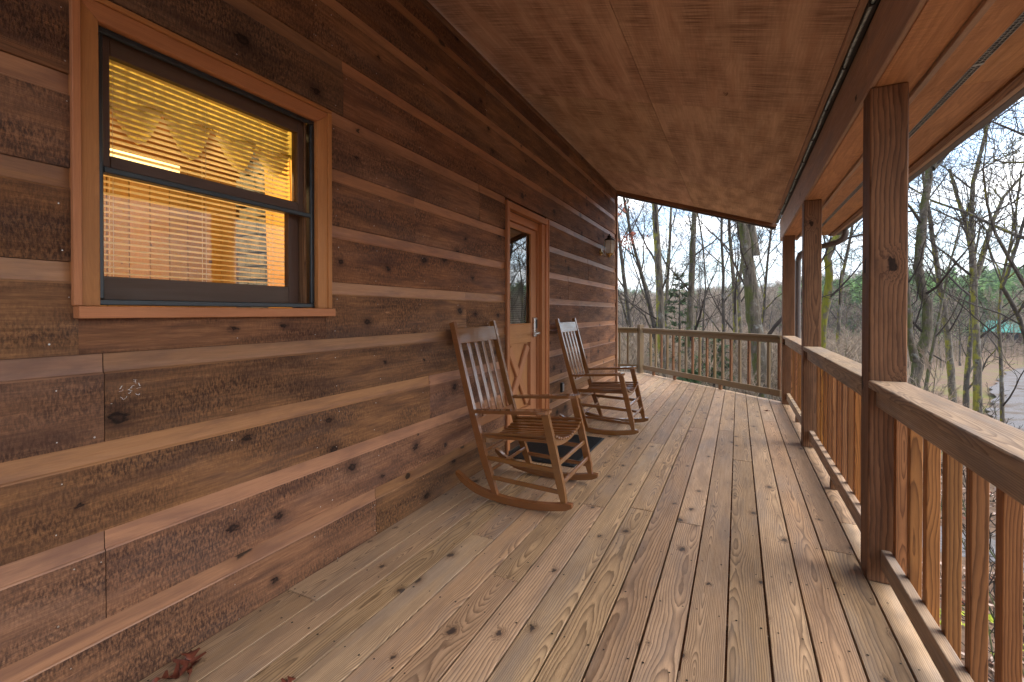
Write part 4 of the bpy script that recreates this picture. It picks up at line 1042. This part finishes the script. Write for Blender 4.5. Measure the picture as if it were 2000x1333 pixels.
mb.face([(-3.1, -2.9, e - .12), (3.1, -2.9, e - .12), (3.1, -2.9, e), (-3.1, -2.9, e)])
o = mb.build("roof", M_GREEN, cb, P)
for k in range(12):
    x = -2.9 + k * .53; q = MB(); q.tube([(x, -2.9, e + .03), (x * .95, 0, hw + .03)], .03, 4); q.build("roof_seam", M_GREEN, o, P)
mb = MB(); mb.face([(2.7, -2.2, e), (2.7, 2.2, e), (2.7, 0, hw - .15)]); mb.face([(-2.7, 2.2, e), (-2.7, -2.2, e), (-2.7, 0, hw - .15)]); mb.build("gable", M_LOG, cb, P)
mb = MB(); mb.box((0.9, -2.32, 1.0), (0.9, .06, 1.0)); mb.build("window", M_BLACK, cb, P)
mb = MB(); mb.face([(3.2, -3.4, e - .2), (6.6, -3.4, e - .4), (6.6, .5, e + .5), (3.2, .5, e + .7)]); mb.build("porch_roof", M_GREEN, cb, P)
for x, y in ((6.4, -3.2), (3.4, -3.2)): mb = MB(); mb.box((x, y, (e - .4) / 2), (.16, .16, e - .4)); mb.build("porch_post", M_LOG, cb, P)

# ------------------------------------------------------------------ trees
def grow(rng, mbs, p, d, L, r0, level, maxl, nseg, up, jit, spec):
    """mbs: [trunk builder, crown builder]; spec[level] = (children, length ratio, angle)"""
    pts = [Vector(p)]; rad = [r0]; d = d.normalized()
    for i in range(nseg):
        d = (d + Vector((rng.gauss(0, jit), rng.gauss(0, jit), rng.gauss(0, jit) + up))).normalized()
        pts.append(pts[-1] + d * (L / nseg)); rad.append(max(r0 * (1 - 0.85 * (i + 1) / nseg), 0.0055 if level < maxl else 0.0042))
    sides = (8, 5, 4, 3, 3)[min(level, 4)]
    mbs[0 if level == 0 else 1].tube(pts, rad, sides)
    if level < maxl: sprout(rng, mbs, pts, rad, L, level, maxl, spec)
def sprout(rng, mbs, pts, rad, L, level, maxl, spec, t0=0.25):
    nch, ratio, ang = spec[level]
    ph = rng.uniform(0, 6.28); n = len(pts) - 1
    for c in range(nch):
        t = t0 + (1 - t0) * (c + rng.uniform(0.1, 0.9)) / nch
        i = min(int(t * n), n - 1); fr = t * n - i
        p = pts[i].lerp(pts[i + 1], fr); tg = (pts[i + 1] - pts[i]).normalized()
        ph += 2.4 + rng.uniform(-.5, .5); a = tg.orthogonal().normalized(); b = tg.cross(a)
        an = R(ang) * rng.uniform(0.7, 1.25)
        d = tg * math.cos(an) + (a * math.cos(ph) + b * math.sin(ph)) * math.sin(an)
        ll = L * ratio * (1.15 - 0.65 * t) * rng.uniform(0.65, 1.25)
        r_ = min((rad[i] * (1 - fr) + rad[i + 1] * fr) * 0.5, ll * 0.0125 + 0.001)
        grow(rng, mbs, p, d, ll, max(r_, 0.0055), level + 1, maxl, (6, 6, 5, 4, 3)[level + 1], (0.05, 0.06, 0.03, 0.02, 0.0)[level + 1], (0.08, 0.13, 0.16, 0.18, 0.2)[level + 1], spec)
SPEC = [(15, 0.36, 42), (9, 0.5, 40), (7, 0.5, 40), (3, 0.5, 38)]
def near_tree(name, px, dist, w_px, label, mat, seed, spec=SPEC, extra=None, maxl=4, t0=0.3, top=4.5, group=None, lean_depth=0.0, twig=None):
    """a tree whose trunk follows a traced line of image points standing 'dist' metres away"""
    rng = random.Random(seed)
    pts = [at(x, y, dist + lean_depth * i) for i, (x, y) in enumerate(px)]           # from top to bottom
    pts.reverse()
    w0 = w_px * dist / F / 2
    b = pts[0].copy(); d0 = (pts[1] - pts[0]).normalized(); base = b - d0 * 0.0
    gz = ground_z(b.x, b.y) - 0.15
    base = Vector((b.x - d0.x * (b.z - gz) * 0.6, b.y - d0.y * (b.z - gz) * 0.6, gz))
    tp = pts[-1]; dt = (pts[-1] - pts[-2]).normalized()
    path = [base, base.lerp(b, 0.15), base.lerp(b, 0.6)] + pts
    for k in range(5):
        dt = (dt + Vector((rng.gauss(0, .05), rng.gauss(0, .05), 0.06))).normalized(); path.append(path[-1] + dt * top / 5)
    N = len(path); zb = base.z; zt = path[-1].z
    rad = []
    for q in path:
        t = (q.z - zb) / max(zt - zb, .1); rad.append(max(w0 * (1.12 - 0.78 * t), 0.02))
    rad[0] *= 1.45; rad[1] *= 1.12
    # finer, slightly lumpy trunk
    fp = []; fr = []
    for i in range(N - 1):
        for k in range(4):
            t = k / 4; q = path[i].lerp(path[i + 1], t)
            fp.append(q + Vector((rng.gauss(0, 1), rng.gauss(0, 1), 0)) * rad[i] * 0.05); fr.append(lerp(rad[i], rad[i + 1], t) * rng.uniform(0.95, 1.06))
    fp.append(path[-1]); fr.append(rad[-1])
    mbs = [MB(), MB()]
    mbs[0].tube(fp, fr, 10)
    sprout(rng, mbs, fp, fr, (zt - zb), 0, maxl, spec, t0)
    if extra: extra(rng, mbs, fp, fr)
    t = thing(name, base, label, "tree", group)
    mbs[0].build("trunk", mat, t, None, True); mbs[1].build("crown", twig or (mat if mat in (B_DARK,) else B_TWIG), t)
    return t
G = "bare trees close to the porch"
S1 = [(14, 0.28, 44), (8, 0.5, 40), (6, 0.5, 40), (3, 0.5, 38)]
S2 = [(13, 0.36, 38), (8, 0.5, 38), (6, 0.5, 38), (3, 0.5, 36)]
near_tree("bare_tree", [(1277, 380), (1281, 440), (1286, 520), (1291, 640), (1296, 720)], 16.5, 18, "straight grey trunked bare tree leftmost behind the end railing", B_GREY, 11, S1, group=G)
near_tree("bare_tree", [(1357, 400), (1354, 470), (1350, 560), (1347, 650), (1346, 720)], 18, 15, "slim mossy straight tree trunk midway behind the end railing", B_MOSS, 12, S1, group=G)
def broken(rng, mbs, fp, fr):
    q = at(1466, 432, 12.3); p0 = at(1472, 500, 12.3)
    mbs[0].tube([p0, p0.lerp(q, .5), q, q + Vector((0.03, 0, .35))], [0.16, 0.13, 0.10, 0.03], 7)
near_tree("mossy_tree", [(1448, 425), (1455, 470), (1464, 540), (1472, 620), (1482, 690), (1489, 760)], 12.3, 31, "thick mossy lichen spotted tree trunk just behind the end railing", B_MOSS, 13, [(9, 0.34, 48), (8, 0.5, 42), (5, 0.5, 40), (3, 0.5, 38)], broken, group=G)
near_tree("bare_tree", [(1410, 400), (1409, 470), (1413, 540), (1412, 590), (1414, 660), (1416, 740)], 15, 7, "thin dark forked sapling in front of the thick mossy trunk's left side", B_DARK, 14, S2, group=G)
near_tree("bare_tree", [(1423, 380), (1424, 440), (1432, 540), (1436, 620), (1437, 720)], 21, 9, "slender brown tree seen close behind the forked sapling", B_GREY, 15, S2, group=G)
near_tree("bare_tree", [(1376, 520), (1378, 560), (1374, 620), (1372, 700)], 13, 4.5, "very thin dark sapling to the right of the slim mossy trunk", B_DARK, 16, [(9, .4, 40), (6, .5, 38), (4, .5, 36)], maxl=3, top=2.5, group=G)
near_tree("bare_tree", [(1508, 440), (1500, 500), (1495, 560), (1492, 610), (1486, 660)], 17, 6, "thin leaning tree between the thick mossy trunk and the far post", B_DARK, 17, S2, group=G)
near_tree("bare_tree", [(1235, 470), (1248, 520), (1262, 570), (1276, 630), (1284, 700)], 19, 9, "arching multi branched tree at the far left beside the wall corner", B_DARK, 18, [(16, .5, 34), (8, .5, 34), (5, .5, 36), (3, .5, 36)], group=G, t0=0.2)
near_tree("mossy_tree", [(1636, 462), (1622, 480), (1616, 505), (1620, 540), (1616, 580), (1606, 640), (1603, 700)], 13, 19, "crooked tree coated in bright yellow green moss between two posts", B_GREEN, 19, [(8, .30, 48), (7, .5, 42), (5, .5, 40), (2, .5, 38)], group=G)
def forkF(rng, mbs, fp, fr):
    a = at(1788, 705, 11.5); q = [a, at(1777, 660, 11.4), at(1773, 600, 11.3), at(1768, 520, 11.3), at(1770, 440, 11.4)]
    mbs[0].tube(q, [.10, .075, .07, .06, .04], 8); sprout(rng, mbs, q, [.1, .075, .07, .06, .04], 4.0, 1, 4, SPEC)
    a = at(1818, 330, 11.5); q = [a, at(1845, 300, 11.5), at(1868, 268, 11.4), at(1900, 220, 11.3)]
    mbs[0].tube(q, [.10, .085, .07, .05], 8); sprout(rng, mbs, q, [.1, .085, .07, .05], 4.0, 1, 4, SPEC)
near_tree("mossy_tree", [(1812, 300), (1815, 345), (1805, 400), (1800, 450), (1793, 520), (1800, 565), (1812, 595), (1810, 650), (1796, 700), (1786, 745), (1782, 800)], 11.5, 20, "crooked mossy tree with two stems right of the near post", B_MOSS, 20, [(9, .34, 50), (7, .5, 44), (5, .5, 40), (3, .5, 38)], forkF, group=G, top=3.0)
near_tree("bare_tree", [(1822, 470), (1832, 530), (1842, 590), (1852, 660), (1858, 740), (1862, 800)], 19, 12, "grey leaning trunk just right of the crooked mossy tree", B_GREY, 21, [(10, .34, 44), (7, .5, 42), (5, .5, 40), (2, .5, 38)], group=G)
def forkH(rng, mbs, fp, fr):
    for q, w_ in (([(1903, 560), (1900, 500), (1885, 430), (1868, 380), (1855, 330)], .11), ([(1906, 545), (1925, 480), (1940, 430), (1960, 385), (2000, 340)], .10)):
        P_ = [at(x, y, 17) for x, y in q]; rr_ = [w_ * (1 - .16 * i) for i in range(5)]
        mbs[0].tube(P_, rr_, 7); sprout(rng, mbs, P_, rr_, 5.5, 1, 4, [(0, 0, 0), (12, .5, 40), (7, .5, 40), (4, .5, 38)])
near_tree("bare_tree", [(1898, 405), (1897, 470), (1902, 560), (1906, 640), (1909, 720), (1910, 800)], 17, 13, "tall grey tree forking into wide branches beyond the near railing", B_GREY, 22, [(9, .34, 46), (7, .5, 42), (5, .5, 40), (3, .5, 38)], forkH, group=G)
near_tree("bare_tree", [(1955, 560), (1951, 640), (1955, 700), (1957, 790), (1958, 850)], 12, 7, "straight thin sapling at the right edge in front of the road", B_GREY, 23, [(10, .36, 42), (6, .5, 40), (4, .5, 38)], maxl=3, top=3, group=G)
near_tree("bare_tree", [(1985, 480), (1966, 540), (1957, 560), (1975, 590), (1990, 620), (2004, 660), (2012, 720)], 11, 10, "dark bent branching tree cut by the right edge of the view", B_DARK, 24, S2, group=G, top=3)
near_tree("bare_tree", [(1898, 640), (1893, 690), (1888, 740), (1886, 800)], 22, 9, "short dark trunk standing left of the road", B_DARK, 25, S2, group=G, top=5)
near_tree("bare_tree", [(1838, 600), (1828, 650), (1818, 700), (1808, 760)], 15, 7, "low slanting mossy sapling close behind the near rail", B_MOSS, 26, [(9, .4, 42), (6, .5, 40), (4, .5, 38)], maxl=3, top=3, group=G)
near_tree("bare_tree", [(1660, 470), (1645, 540), (1640, 600), (1636, 680)], 20, 8, "grey slender tree seen between the near and the middle post", B_GREY, 27, S2, group=G)
near_tree("bare_tree", [(2060, 300), (2050, 420), (2045, 560), (2040, 760)], 9.5, 22, "tree just outside the right edge whose branches reach into the sky", B_DARK, 28, [(14, .45, 58), (9, .5, 44), (6, .5, 40), (4, .5, 38)], group=G, top=3)
near_tree("bare_tree", [(1210, 470), (1218, 540), (1226, 600), (1236, 680)], 24, 10, "slim bare tree partly hidden by the wall corner", B_DARK, 29, [(14, .45, 38), (8, .5, 38), (5, .5, 38), (3, .5, 36)], group=G, t0=.15)
near_tree("bare_tree", [(1465, 380), (1452, 500), (1442, 560), (1447, 660), (1450, 720)], 26, 9, "bare tree whose crown spreads behind the thick mossy trunk", B_GREY, 30, S2, group=G)
near_tree("bare_tree", [(1310, 420), (1306, 520), (1300, 600), (1302, 700)], 27, 8, "bare tree standing behind the leftmost grey trunk", B_GREY, 31, S2, group=G)

# red oak leaves still hanging on a branch near the corner
ob = thing("oak_branch", at(1213, 400, 8.6), "drooping bare branch with clusters of rust red oak leaves by the wall corner", "branch")
rng = random.Random(8); mb = MB(); lf = MB()
qs = []
q = [at(1130, 330, 8.9), at(1175, 350, 8.7), at(1205, 385, 8.6), at(1215, 402, 8.6)]; mb.tube(q, [.012, .009, .005, .003], 5); qs.append(mb); mb = MB()
q2 = [at(1130, 380, 8.9), at(1180, 420, 8.7), at(1215, 445, 8.6), at(1226, 466, 8.6)]; mb.tube(q2, [.012, .009, .005, .003], 5); qs.append(mb); mb = MB()
q3 = [at(1160, 430, 8.8), at(1200, 455, 8.6), at(1211, 470, 8.6)]; mb.tube(q3, [.007, .005, .003], 4); qs.append(mb)
for c, n, sp in ((at(1213, 401, 8.6), 34, .085), (at(1228, 466, 8.6), 40, .10), (at(1213, 474, 8.6), 30, .08), (at(1232, 455, 8.6), 14, .05)):
    for i in range(n):
        p = c + Vector((rng.gauss(0, sp), rng.gauss(0, sp), rng.gauss(-.02, sp * .75))); s_ = rng.uniform(.035, .07)
        a = Vector((rng.gauss(0, 1), rng.gauss(0, 1), rng.gauss(-.6, 1))).normalized(); b = a.orthogonal().normalized(); c3 = a.cross(b)
        lf.face([p, p + a * s_ * .5 + b * s_ * .32 + c3 * s_ * .1, p + a * s_, p + a * s_ * .5 - b * s_ * .32 + c3 * s_ * .1])
for q in qs: q.build("twig", B_TWIG, ob)
lf.build("leaf_cluster", M_REDLEAF, ob)['kind'] = 'stuff'

# evergreens
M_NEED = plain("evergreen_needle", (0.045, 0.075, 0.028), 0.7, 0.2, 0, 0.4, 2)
M_NEEDF = plain("far_needle_lit", (0.15, 0.27, 0.065), 0.8, 0.2, 0, 0.4, 0.2)  # needle green brightened: lit look put into the colour
def evergreen(rng, h, wid, nb, nn, sz, open_=0.5):
    tr = MB(); cr_ = MB()
    tr.tube([Vector((0, 0, 0)), Vector((rng.gauss(0, .03), rng.gauss(0, .03), h * .5)), Vector((0, 0, h))], [h * .014, h * .009, .006], 6)
    for i in range(nb):
        t = 0.12 + 0.86 * (i + rng.random()) / nb; a = i * 2.4 + rng.uniform(-.4, .4); L = wid * (1 - t) ** .8 * rng.uniform(.6, 1.15) + .08
        p0 = Vector((0, 0, h * t)); d = Vector((math.cos(a), math.sin(a), rng.uniform(-.1, .35)))
        p1 = p0 + d * L; cr_.tube([p0, p0.lerp(p1, .5) + Vector((0, 0, .04 * L)), p1], [.012 * L + .004, .008 * L + .002, .002], 3)
        for j in range(nn):
            u_ = rng.uniform(open_ * .5, 1.05); p = p0.lerp(p1, u_) + Vector((rng.gauss(0, .09 * L), rng.gauss(0, .09 * L), rng.gauss(0, .06 * L)))
            q = (d + Vector((rng.gauss(0, .6), rng.gauss(0, .6), rng.gauss(-.1, .4)))).normalized(); s_ = sz * rng.uniform(.6, 1.4); b = q.orthogonal().normalized() * s_ * .16
            cr_.face([p - b, p + b, p + q * s_], 1)
    return tr, cr_
rng = random.Random(3)
for i, (x, y, dist, h, lb) in enumerate(((1327, 640, 19, 6.2, "small dark hemlock standing between the two straight trunks"), (1398, 700, 14, 3.6, "low bushy evergreen behind the end railing balusters"), (1352, 720, 12.5, 2.9, "small pale evergreen sapling low behind the end railing"))):
    p = at(x, y, dist); gz = ground_z(p.x, p.y)
    t = thing("evergreen_tree", (p.x, p.y, gz), lb, "tree", "small evergreens behind the end railing")
    tr, cr_ = evergreen(rng, h, h * .2 + .4, 60, 26, .20)
    tr.build("trunk", B_DARK, t, PM[t.name]); cr_.build("crown", [B_DARK, M_NEED], t, PM[t.name])

# mid distance bare trees: a few grown kinds, copied about the wood
def kind_tree(seed, h, spec, maxl=3):
    rng = random.Random(seed); mbs = [MB(), MB()]; pts = [Vector((0, 0, 0))]; d = Vector((0, 0, 1)); n = 9
    for i in range(n):
        d = (d + Vector((rng.gauss(0, .07), rng.gauss(0, .07), .08))).normalized(); pts.append(pts[-1] + d * h / n)
    r0 = h * .0075; rad = [r0 * (1.2 - 1.1 * i / n) + .012 for i in range(n + 1)]; rad[0] *= 1.3
    mbs[0].tube(pts, rad, 6); sprout(rng, mbs, pts, rad, h, 0, maxl, spec, .28)
    return mbs
kinds = []
for sd_, h in ((101, 9), (102, 11), (103, 8), (104, 12), (105, 7)):
    mbs = kind_tree(sd_, h, [(15, .36, 44), (8, .5, 40), (6, .52, 38)])
    pair = []
    for q, nm, mt in ((mbs[0], "trunk", B_GREY if sd_ % 2 else B_DARK), (mbs[1], "crown", B_TWIG)):
        me = bpy.data.meshes.new(nm); me.from_pydata(q.v, [], q.f); me.materials.append(mt); pair.append(me)
    kinds.append(pair)
rng = random.Random(77); placed = 0; tries = 0; spots = []
while placed < 42 and tries < 6000:
    tries += 1
    az = R(rng.uniform(-16, 26)); r = 32 + 70 * rng.random() ** 0.8; x, y = r * math.sin(az), r * math.cos(az)
    if road_d(x, y) < (6.0 if 20 < y < 80 else 3.0): continue
    if (Vector((x, y)) - Vector((cp.x, cp.y))).length < 6: continue
    if any((x - a) ** 2 + (y - b) ** 2 < 2.2 for a, b in spots): continue
    spots.append((x, y)); placed += 1
    k = kinds[rng.randrange(5)]; s_ = rng.uniform(.75, 1.15)
    M = Matrix.Translation((x, y, ground_z(x, y) - .1)) @ Matrix.Rotation(rng.uniform(0, 6.28), 4, 'Z') @ Matrix.Rotation(rng.gauss(0, .03), 4, 'X') @ Matrix.Scale(s_, 4)
    t = bpy.data.objects.new("woodland_tree", None); link(t, M)
    tag(t, "bare leafless tree standing in the woodland below the porch", "tree", "bare trees of the woodland below the porch")
    for me, nm in zip(k, ("trunk", "crown")):
        o = bpy.data.objects.new(nm, me); col.objects.link(o); o.parent = t; PM[o.name] = M

# far wood on the hillsides: one mass, instanced from small tree meshes
src = bpy.data.collections.new("forest_sources")
def src_obj(nm, v, f, mats, mi):
    me = bpy.data.meshes.new(nm); me.from_pydata(v, [], f)
    for m in mats: me.materials.append(m)
    me.polygons.foreach_set('material_index', mi); o = bpy.data.objects.new(nm, me); return o
srcB = bpy.data.collections.new("bare_sources"); srcP = bpy.data.collections.new("pine_sources")
for sd_ in range(4):
    rg = random.Random(200 + sd_); mbs = [MB(), MB()]; h = 12; pts = [Vector((rg.gauss(0, .12), rg.gauss(0, .12), h * i / 6)) for i in range(7)]; rad = [.11 - .015 * i for i in range(7)]
    mbs[0].tube(pts, rad, 4)
    for c in range(16):
        t = rg.uniform(.22, .98); i = min(int(t * 6), 5); p = pts[i].lerp(pts[i + 1], t * 6 - i); a = c * 2.4
        d = Vector((math.cos(a) * .75, math.sin(a) * .75, rg.uniform(.5, 1.2))).normalized(); L = h * .36 * (1.15 - .7 * t) * rg.uniform(.7, 1.2); e = p + d * L + Vector((0, 0, .12 * L))
        mbs[1].tube([p, p + d * L * .5, e], [.05, .035, .012], 3)
        for j in range(16):
            u_ = rg.uniform(.2, 1); q = p.lerp(e, u_); dd = (d + Vector((rg.gauss(0, .6), rg.gauss(0, .6), rg.gauss(.25, .4)))).normalized(); ll = L * rg.uniform(.18, .42); b = dd.orthogonal().normalized() * .022
            mbs[1].face([q - b, q + b, q + dd * ll])
            for k2 in range(2):
                q2 = q + dd * ll * rg.uniform(.3, .8); d3 = (dd + Vector((rg.gauss(0, .7), rg.gauss(0, .7), rg.gauss(.1, .5)))).normalized(); b = d3.orthogonal().normalized() * .016
                mbs[1].face([q2 - b, q2 + b, q2 + d3 * ll * .6])
    n0 = len(mbs[0].v)
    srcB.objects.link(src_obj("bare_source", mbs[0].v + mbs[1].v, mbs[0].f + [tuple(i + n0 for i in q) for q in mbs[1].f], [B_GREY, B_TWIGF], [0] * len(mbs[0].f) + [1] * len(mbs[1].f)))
for sd_ in range(3):
    tr, cr_ = evergreen(random.Random(300 + sd_), 13, 3.2, 46, 15, 1.0, .5)
    n0 = len(tr.v)
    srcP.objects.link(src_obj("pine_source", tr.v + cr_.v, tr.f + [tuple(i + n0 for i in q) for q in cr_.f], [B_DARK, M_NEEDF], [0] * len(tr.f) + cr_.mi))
def forest(name, pts, srcc, smin, smax, label):
    me = bpy.data.meshes.new(name); me.from_pydata(pts, [], [])
    o = bpy.data.objects.new(name, me); link(o); o['kind'] = 'stuff'; o['label'] = label
    ng = bpy.data.node_groups.new(name, 'GeometryNodeTree')
    ng.interface.new_socket('Geometry', in_out='INPUT', socket_type='NodeSocketGeometry'); ng.interface.new_socket('Geometry', in_out='OUTPUT', socket_type='NodeSocketGeometry')
    N = ng.nodes.new; gi, go_ = N('NodeGroupInput'), N('NodeGroupOutput'); ip = N('GeometryNodeInstanceOnPoints'); ci = N('GeometryNodeCollectionInfo')
    ci.inputs[0].default_value = srcc; ci.inputs['Separate Children'].default_value = True; ci.inputs['Reset Children'].default_value = True
    ip.inputs['Pick Instance'].default_value = True
    rv = N('FunctionNodeRandomValue'); rv.data_type = 'FLOAT_VECTOR'; rv.inputs[0].default_value = (-.06, -.06, 0); rv.inputs[1].default_value = (.06, .06, 6.28)
    rsn = N('FunctionNodeRandomValue'); rsn.data_type = 'FLOAT'; rsn.inputs[2].default_value = smin; rsn.inputs[3].default_value = smax; rsn.inputs['Seed'].default_value = 4
    L = ng.links.new
    L(gi.outputs[0], ip.inputs['Points']); L(ci.outputs[0], ip.inputs['Instance']); L(rv.outputs[0], ip.inputs['Rotation']); L(rsn.outputs[1], ip.inputs['Scale']); L(ip.outputs[0], go_.inputs[0])
    md = o.modifiers.new("scatter", 'NODES'); md.node_group = ng
    return o
rng = random.Random(9); bare = []; pine = []
def scatter(n, r0, r1, a0, a1, pw=1.0):
    for _ in range(n):
        az = R(rng.uniform(a0, a1)); r = r0 + (r1 - r0) * rng.random() ** pw; x, y = r * math.sin(az), r * math.cos(az)
        if road_d(x, y) < 5 or (Vector((x, y)) - Vector((cp.x, cp.y))).length < 7: continue
        pc = mnoise.noise(Vector((x * .013, y * .013, 3.0))) + (0.25 if r > 230 else 0) + (0.12 if az > R(6) else -0.1)
        (pine if pc > 0.14 and r > 110 else bare).append((x, y, ground_z(x, y) - .2))
scatter(800, 95, 180, -24, 34); scatter(2600, 170, 430, -24, 34); scatter(2400, 430, 1300, -24, 30)
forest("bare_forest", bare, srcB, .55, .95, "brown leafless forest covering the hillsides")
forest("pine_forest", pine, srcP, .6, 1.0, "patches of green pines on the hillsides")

rng = random.Random(14); br = []
for _ in range(2200):
    az = R(rng.uniform(-17, 24)); r = 13 + 95 * rng.random() ** 1.15; x, y = r * math.sin(az), r * math.cos(az)
    if az > R(10) and r < 45 and rng.random() < .8: continue
    if road_d(x, y) < 6.5 and rng.random() < .93 or road_d(x, y) < 2.6: continue
    br.append((x, y, ground_z(x, y) - .1))
forest("underbrush", br, srcB, .10, .30, "thin brown brush covering the slope behind the railings")
# leaf litter and brush on the near ground
rng = random.Random(21); lf = MB()
for _ in range(26000):
    az = R(rng.uniform(-14, 62)); r = 2.5 + 22 * rng.random() ** 1.3; x, y = r * math.sin(az), r * math.cos(az)
    if (road_d(x, y) < 2.0 or road_d(x, y, PATH) < .75) and rng.random() < .9: continue
    if x < 0.7 and y < 7 + max(0, -x): continue
    mossy = mnoise.noise(Vector((x * .55, y * .55, 7))) > 0.22
    p = Vector((x, y, ground_z(x, y) + rng.uniform(.005, .05))); s_ = rng.uniform(.035, .08); a = Vector((rng.gauss(0, 1), rng.gauss(0, 1), rng.gauss(0, .35))).normalized(); b = a.cross(Vector((rng.gauss(0, .4), rng.gauss(0, .4), 1))).normalized()
    lf.face([p - a * s_, p + b * s_ * .5, p + a * s_, p - b * s_ * .5], 3 if mossy and rng.random() < .75 else rng.choice((0, 0, 1, 1, 2)))
L1 = plain("litter_brown", (0.24, 0.135, 0.09), 0.8, 0.2, 0, 0.4, 3); L2 = plain("litter_pale", (0.42, 0.31, 0.25), 0.8, 0.2, 0, 0.3, 3); L3 = plain("litter_rust", (0.20, 0.075, 0.045), 0.8, 0.2, 0, 0.4, 3)
o = lf.build("leaf_litter", [L1, L2, L3, plain("ground_moss", (0.30, 0.34, 0.04), 0.85, 0.1, 0, 0.4, 3)]); o['kind'] = 'stuff'
M_STEM = plain("green_brier_stem", (0.10, 0.115, 0.045), 0.7, 0.3, 0, 0.3, 4)
rng = random.Random(31)
for i in range(26):
    if i < 12: y = rng.uniform(3.0, 8.0); x = rng.uniform(1.9, 3.2) + (y - 3) * .25
    else: az = R(rng.uniform(-10, 30)); r = rng.uniform(11, 22); x, y = r * math.sin(az), r * math.cos(az)
    gz = ground_z(x, y); mbs = [MB(), MB()]
    t = thing("brush_shrub", (x, y, gz), "leafless twiggy brush growing from the leaf litter below the deck", "shrub", "brush shrubs below the deck")
    for k in range(6):
        d = Vector((rng.gauss(0, .35), rng.gauss(0, .35), 1)); grow(rng, mbs, Vector((x + rng.gauss(0, .12), y + rng.gauss(0, .12), gz - .03)), d, rng.uniform(1.0, 2.4), .011, 0, 2, 6, .02, .1, [(7, .4, 38), (4, .45, 36)])
    mbs[0].build("stem", M_STEM, t)["kind"] = "stuff"; mbs[1].build("twig", B_TWIG, t)["kind"] = "stuff"

# air: thin haze over the valley
hz = bpy.data.materials.new("valley_haze"); hz.use_nodes = True; hn = hz.node_tree; hn.nodes.clear()
ho = hn.nodes.new("ShaderNodeOutputMaterial"); hv = hn.nodes.new("ShaderNodeVolumePrincipled")
hv.inputs['Color'].default_value = (0.86, 0.92, 1.0, 1); hv.inputs['Density'].default_value = HAZE; hv.inputs['Anisotropy'].default_value = 0.2
hn.links.new(hv.outputs[0], ho.inputs['Volume'])
mb = MB(); mb.box((0, 0, 70), (5600, 5600, 160)); o = mb.build("haze", hz); o['kind'] = 'stuff'
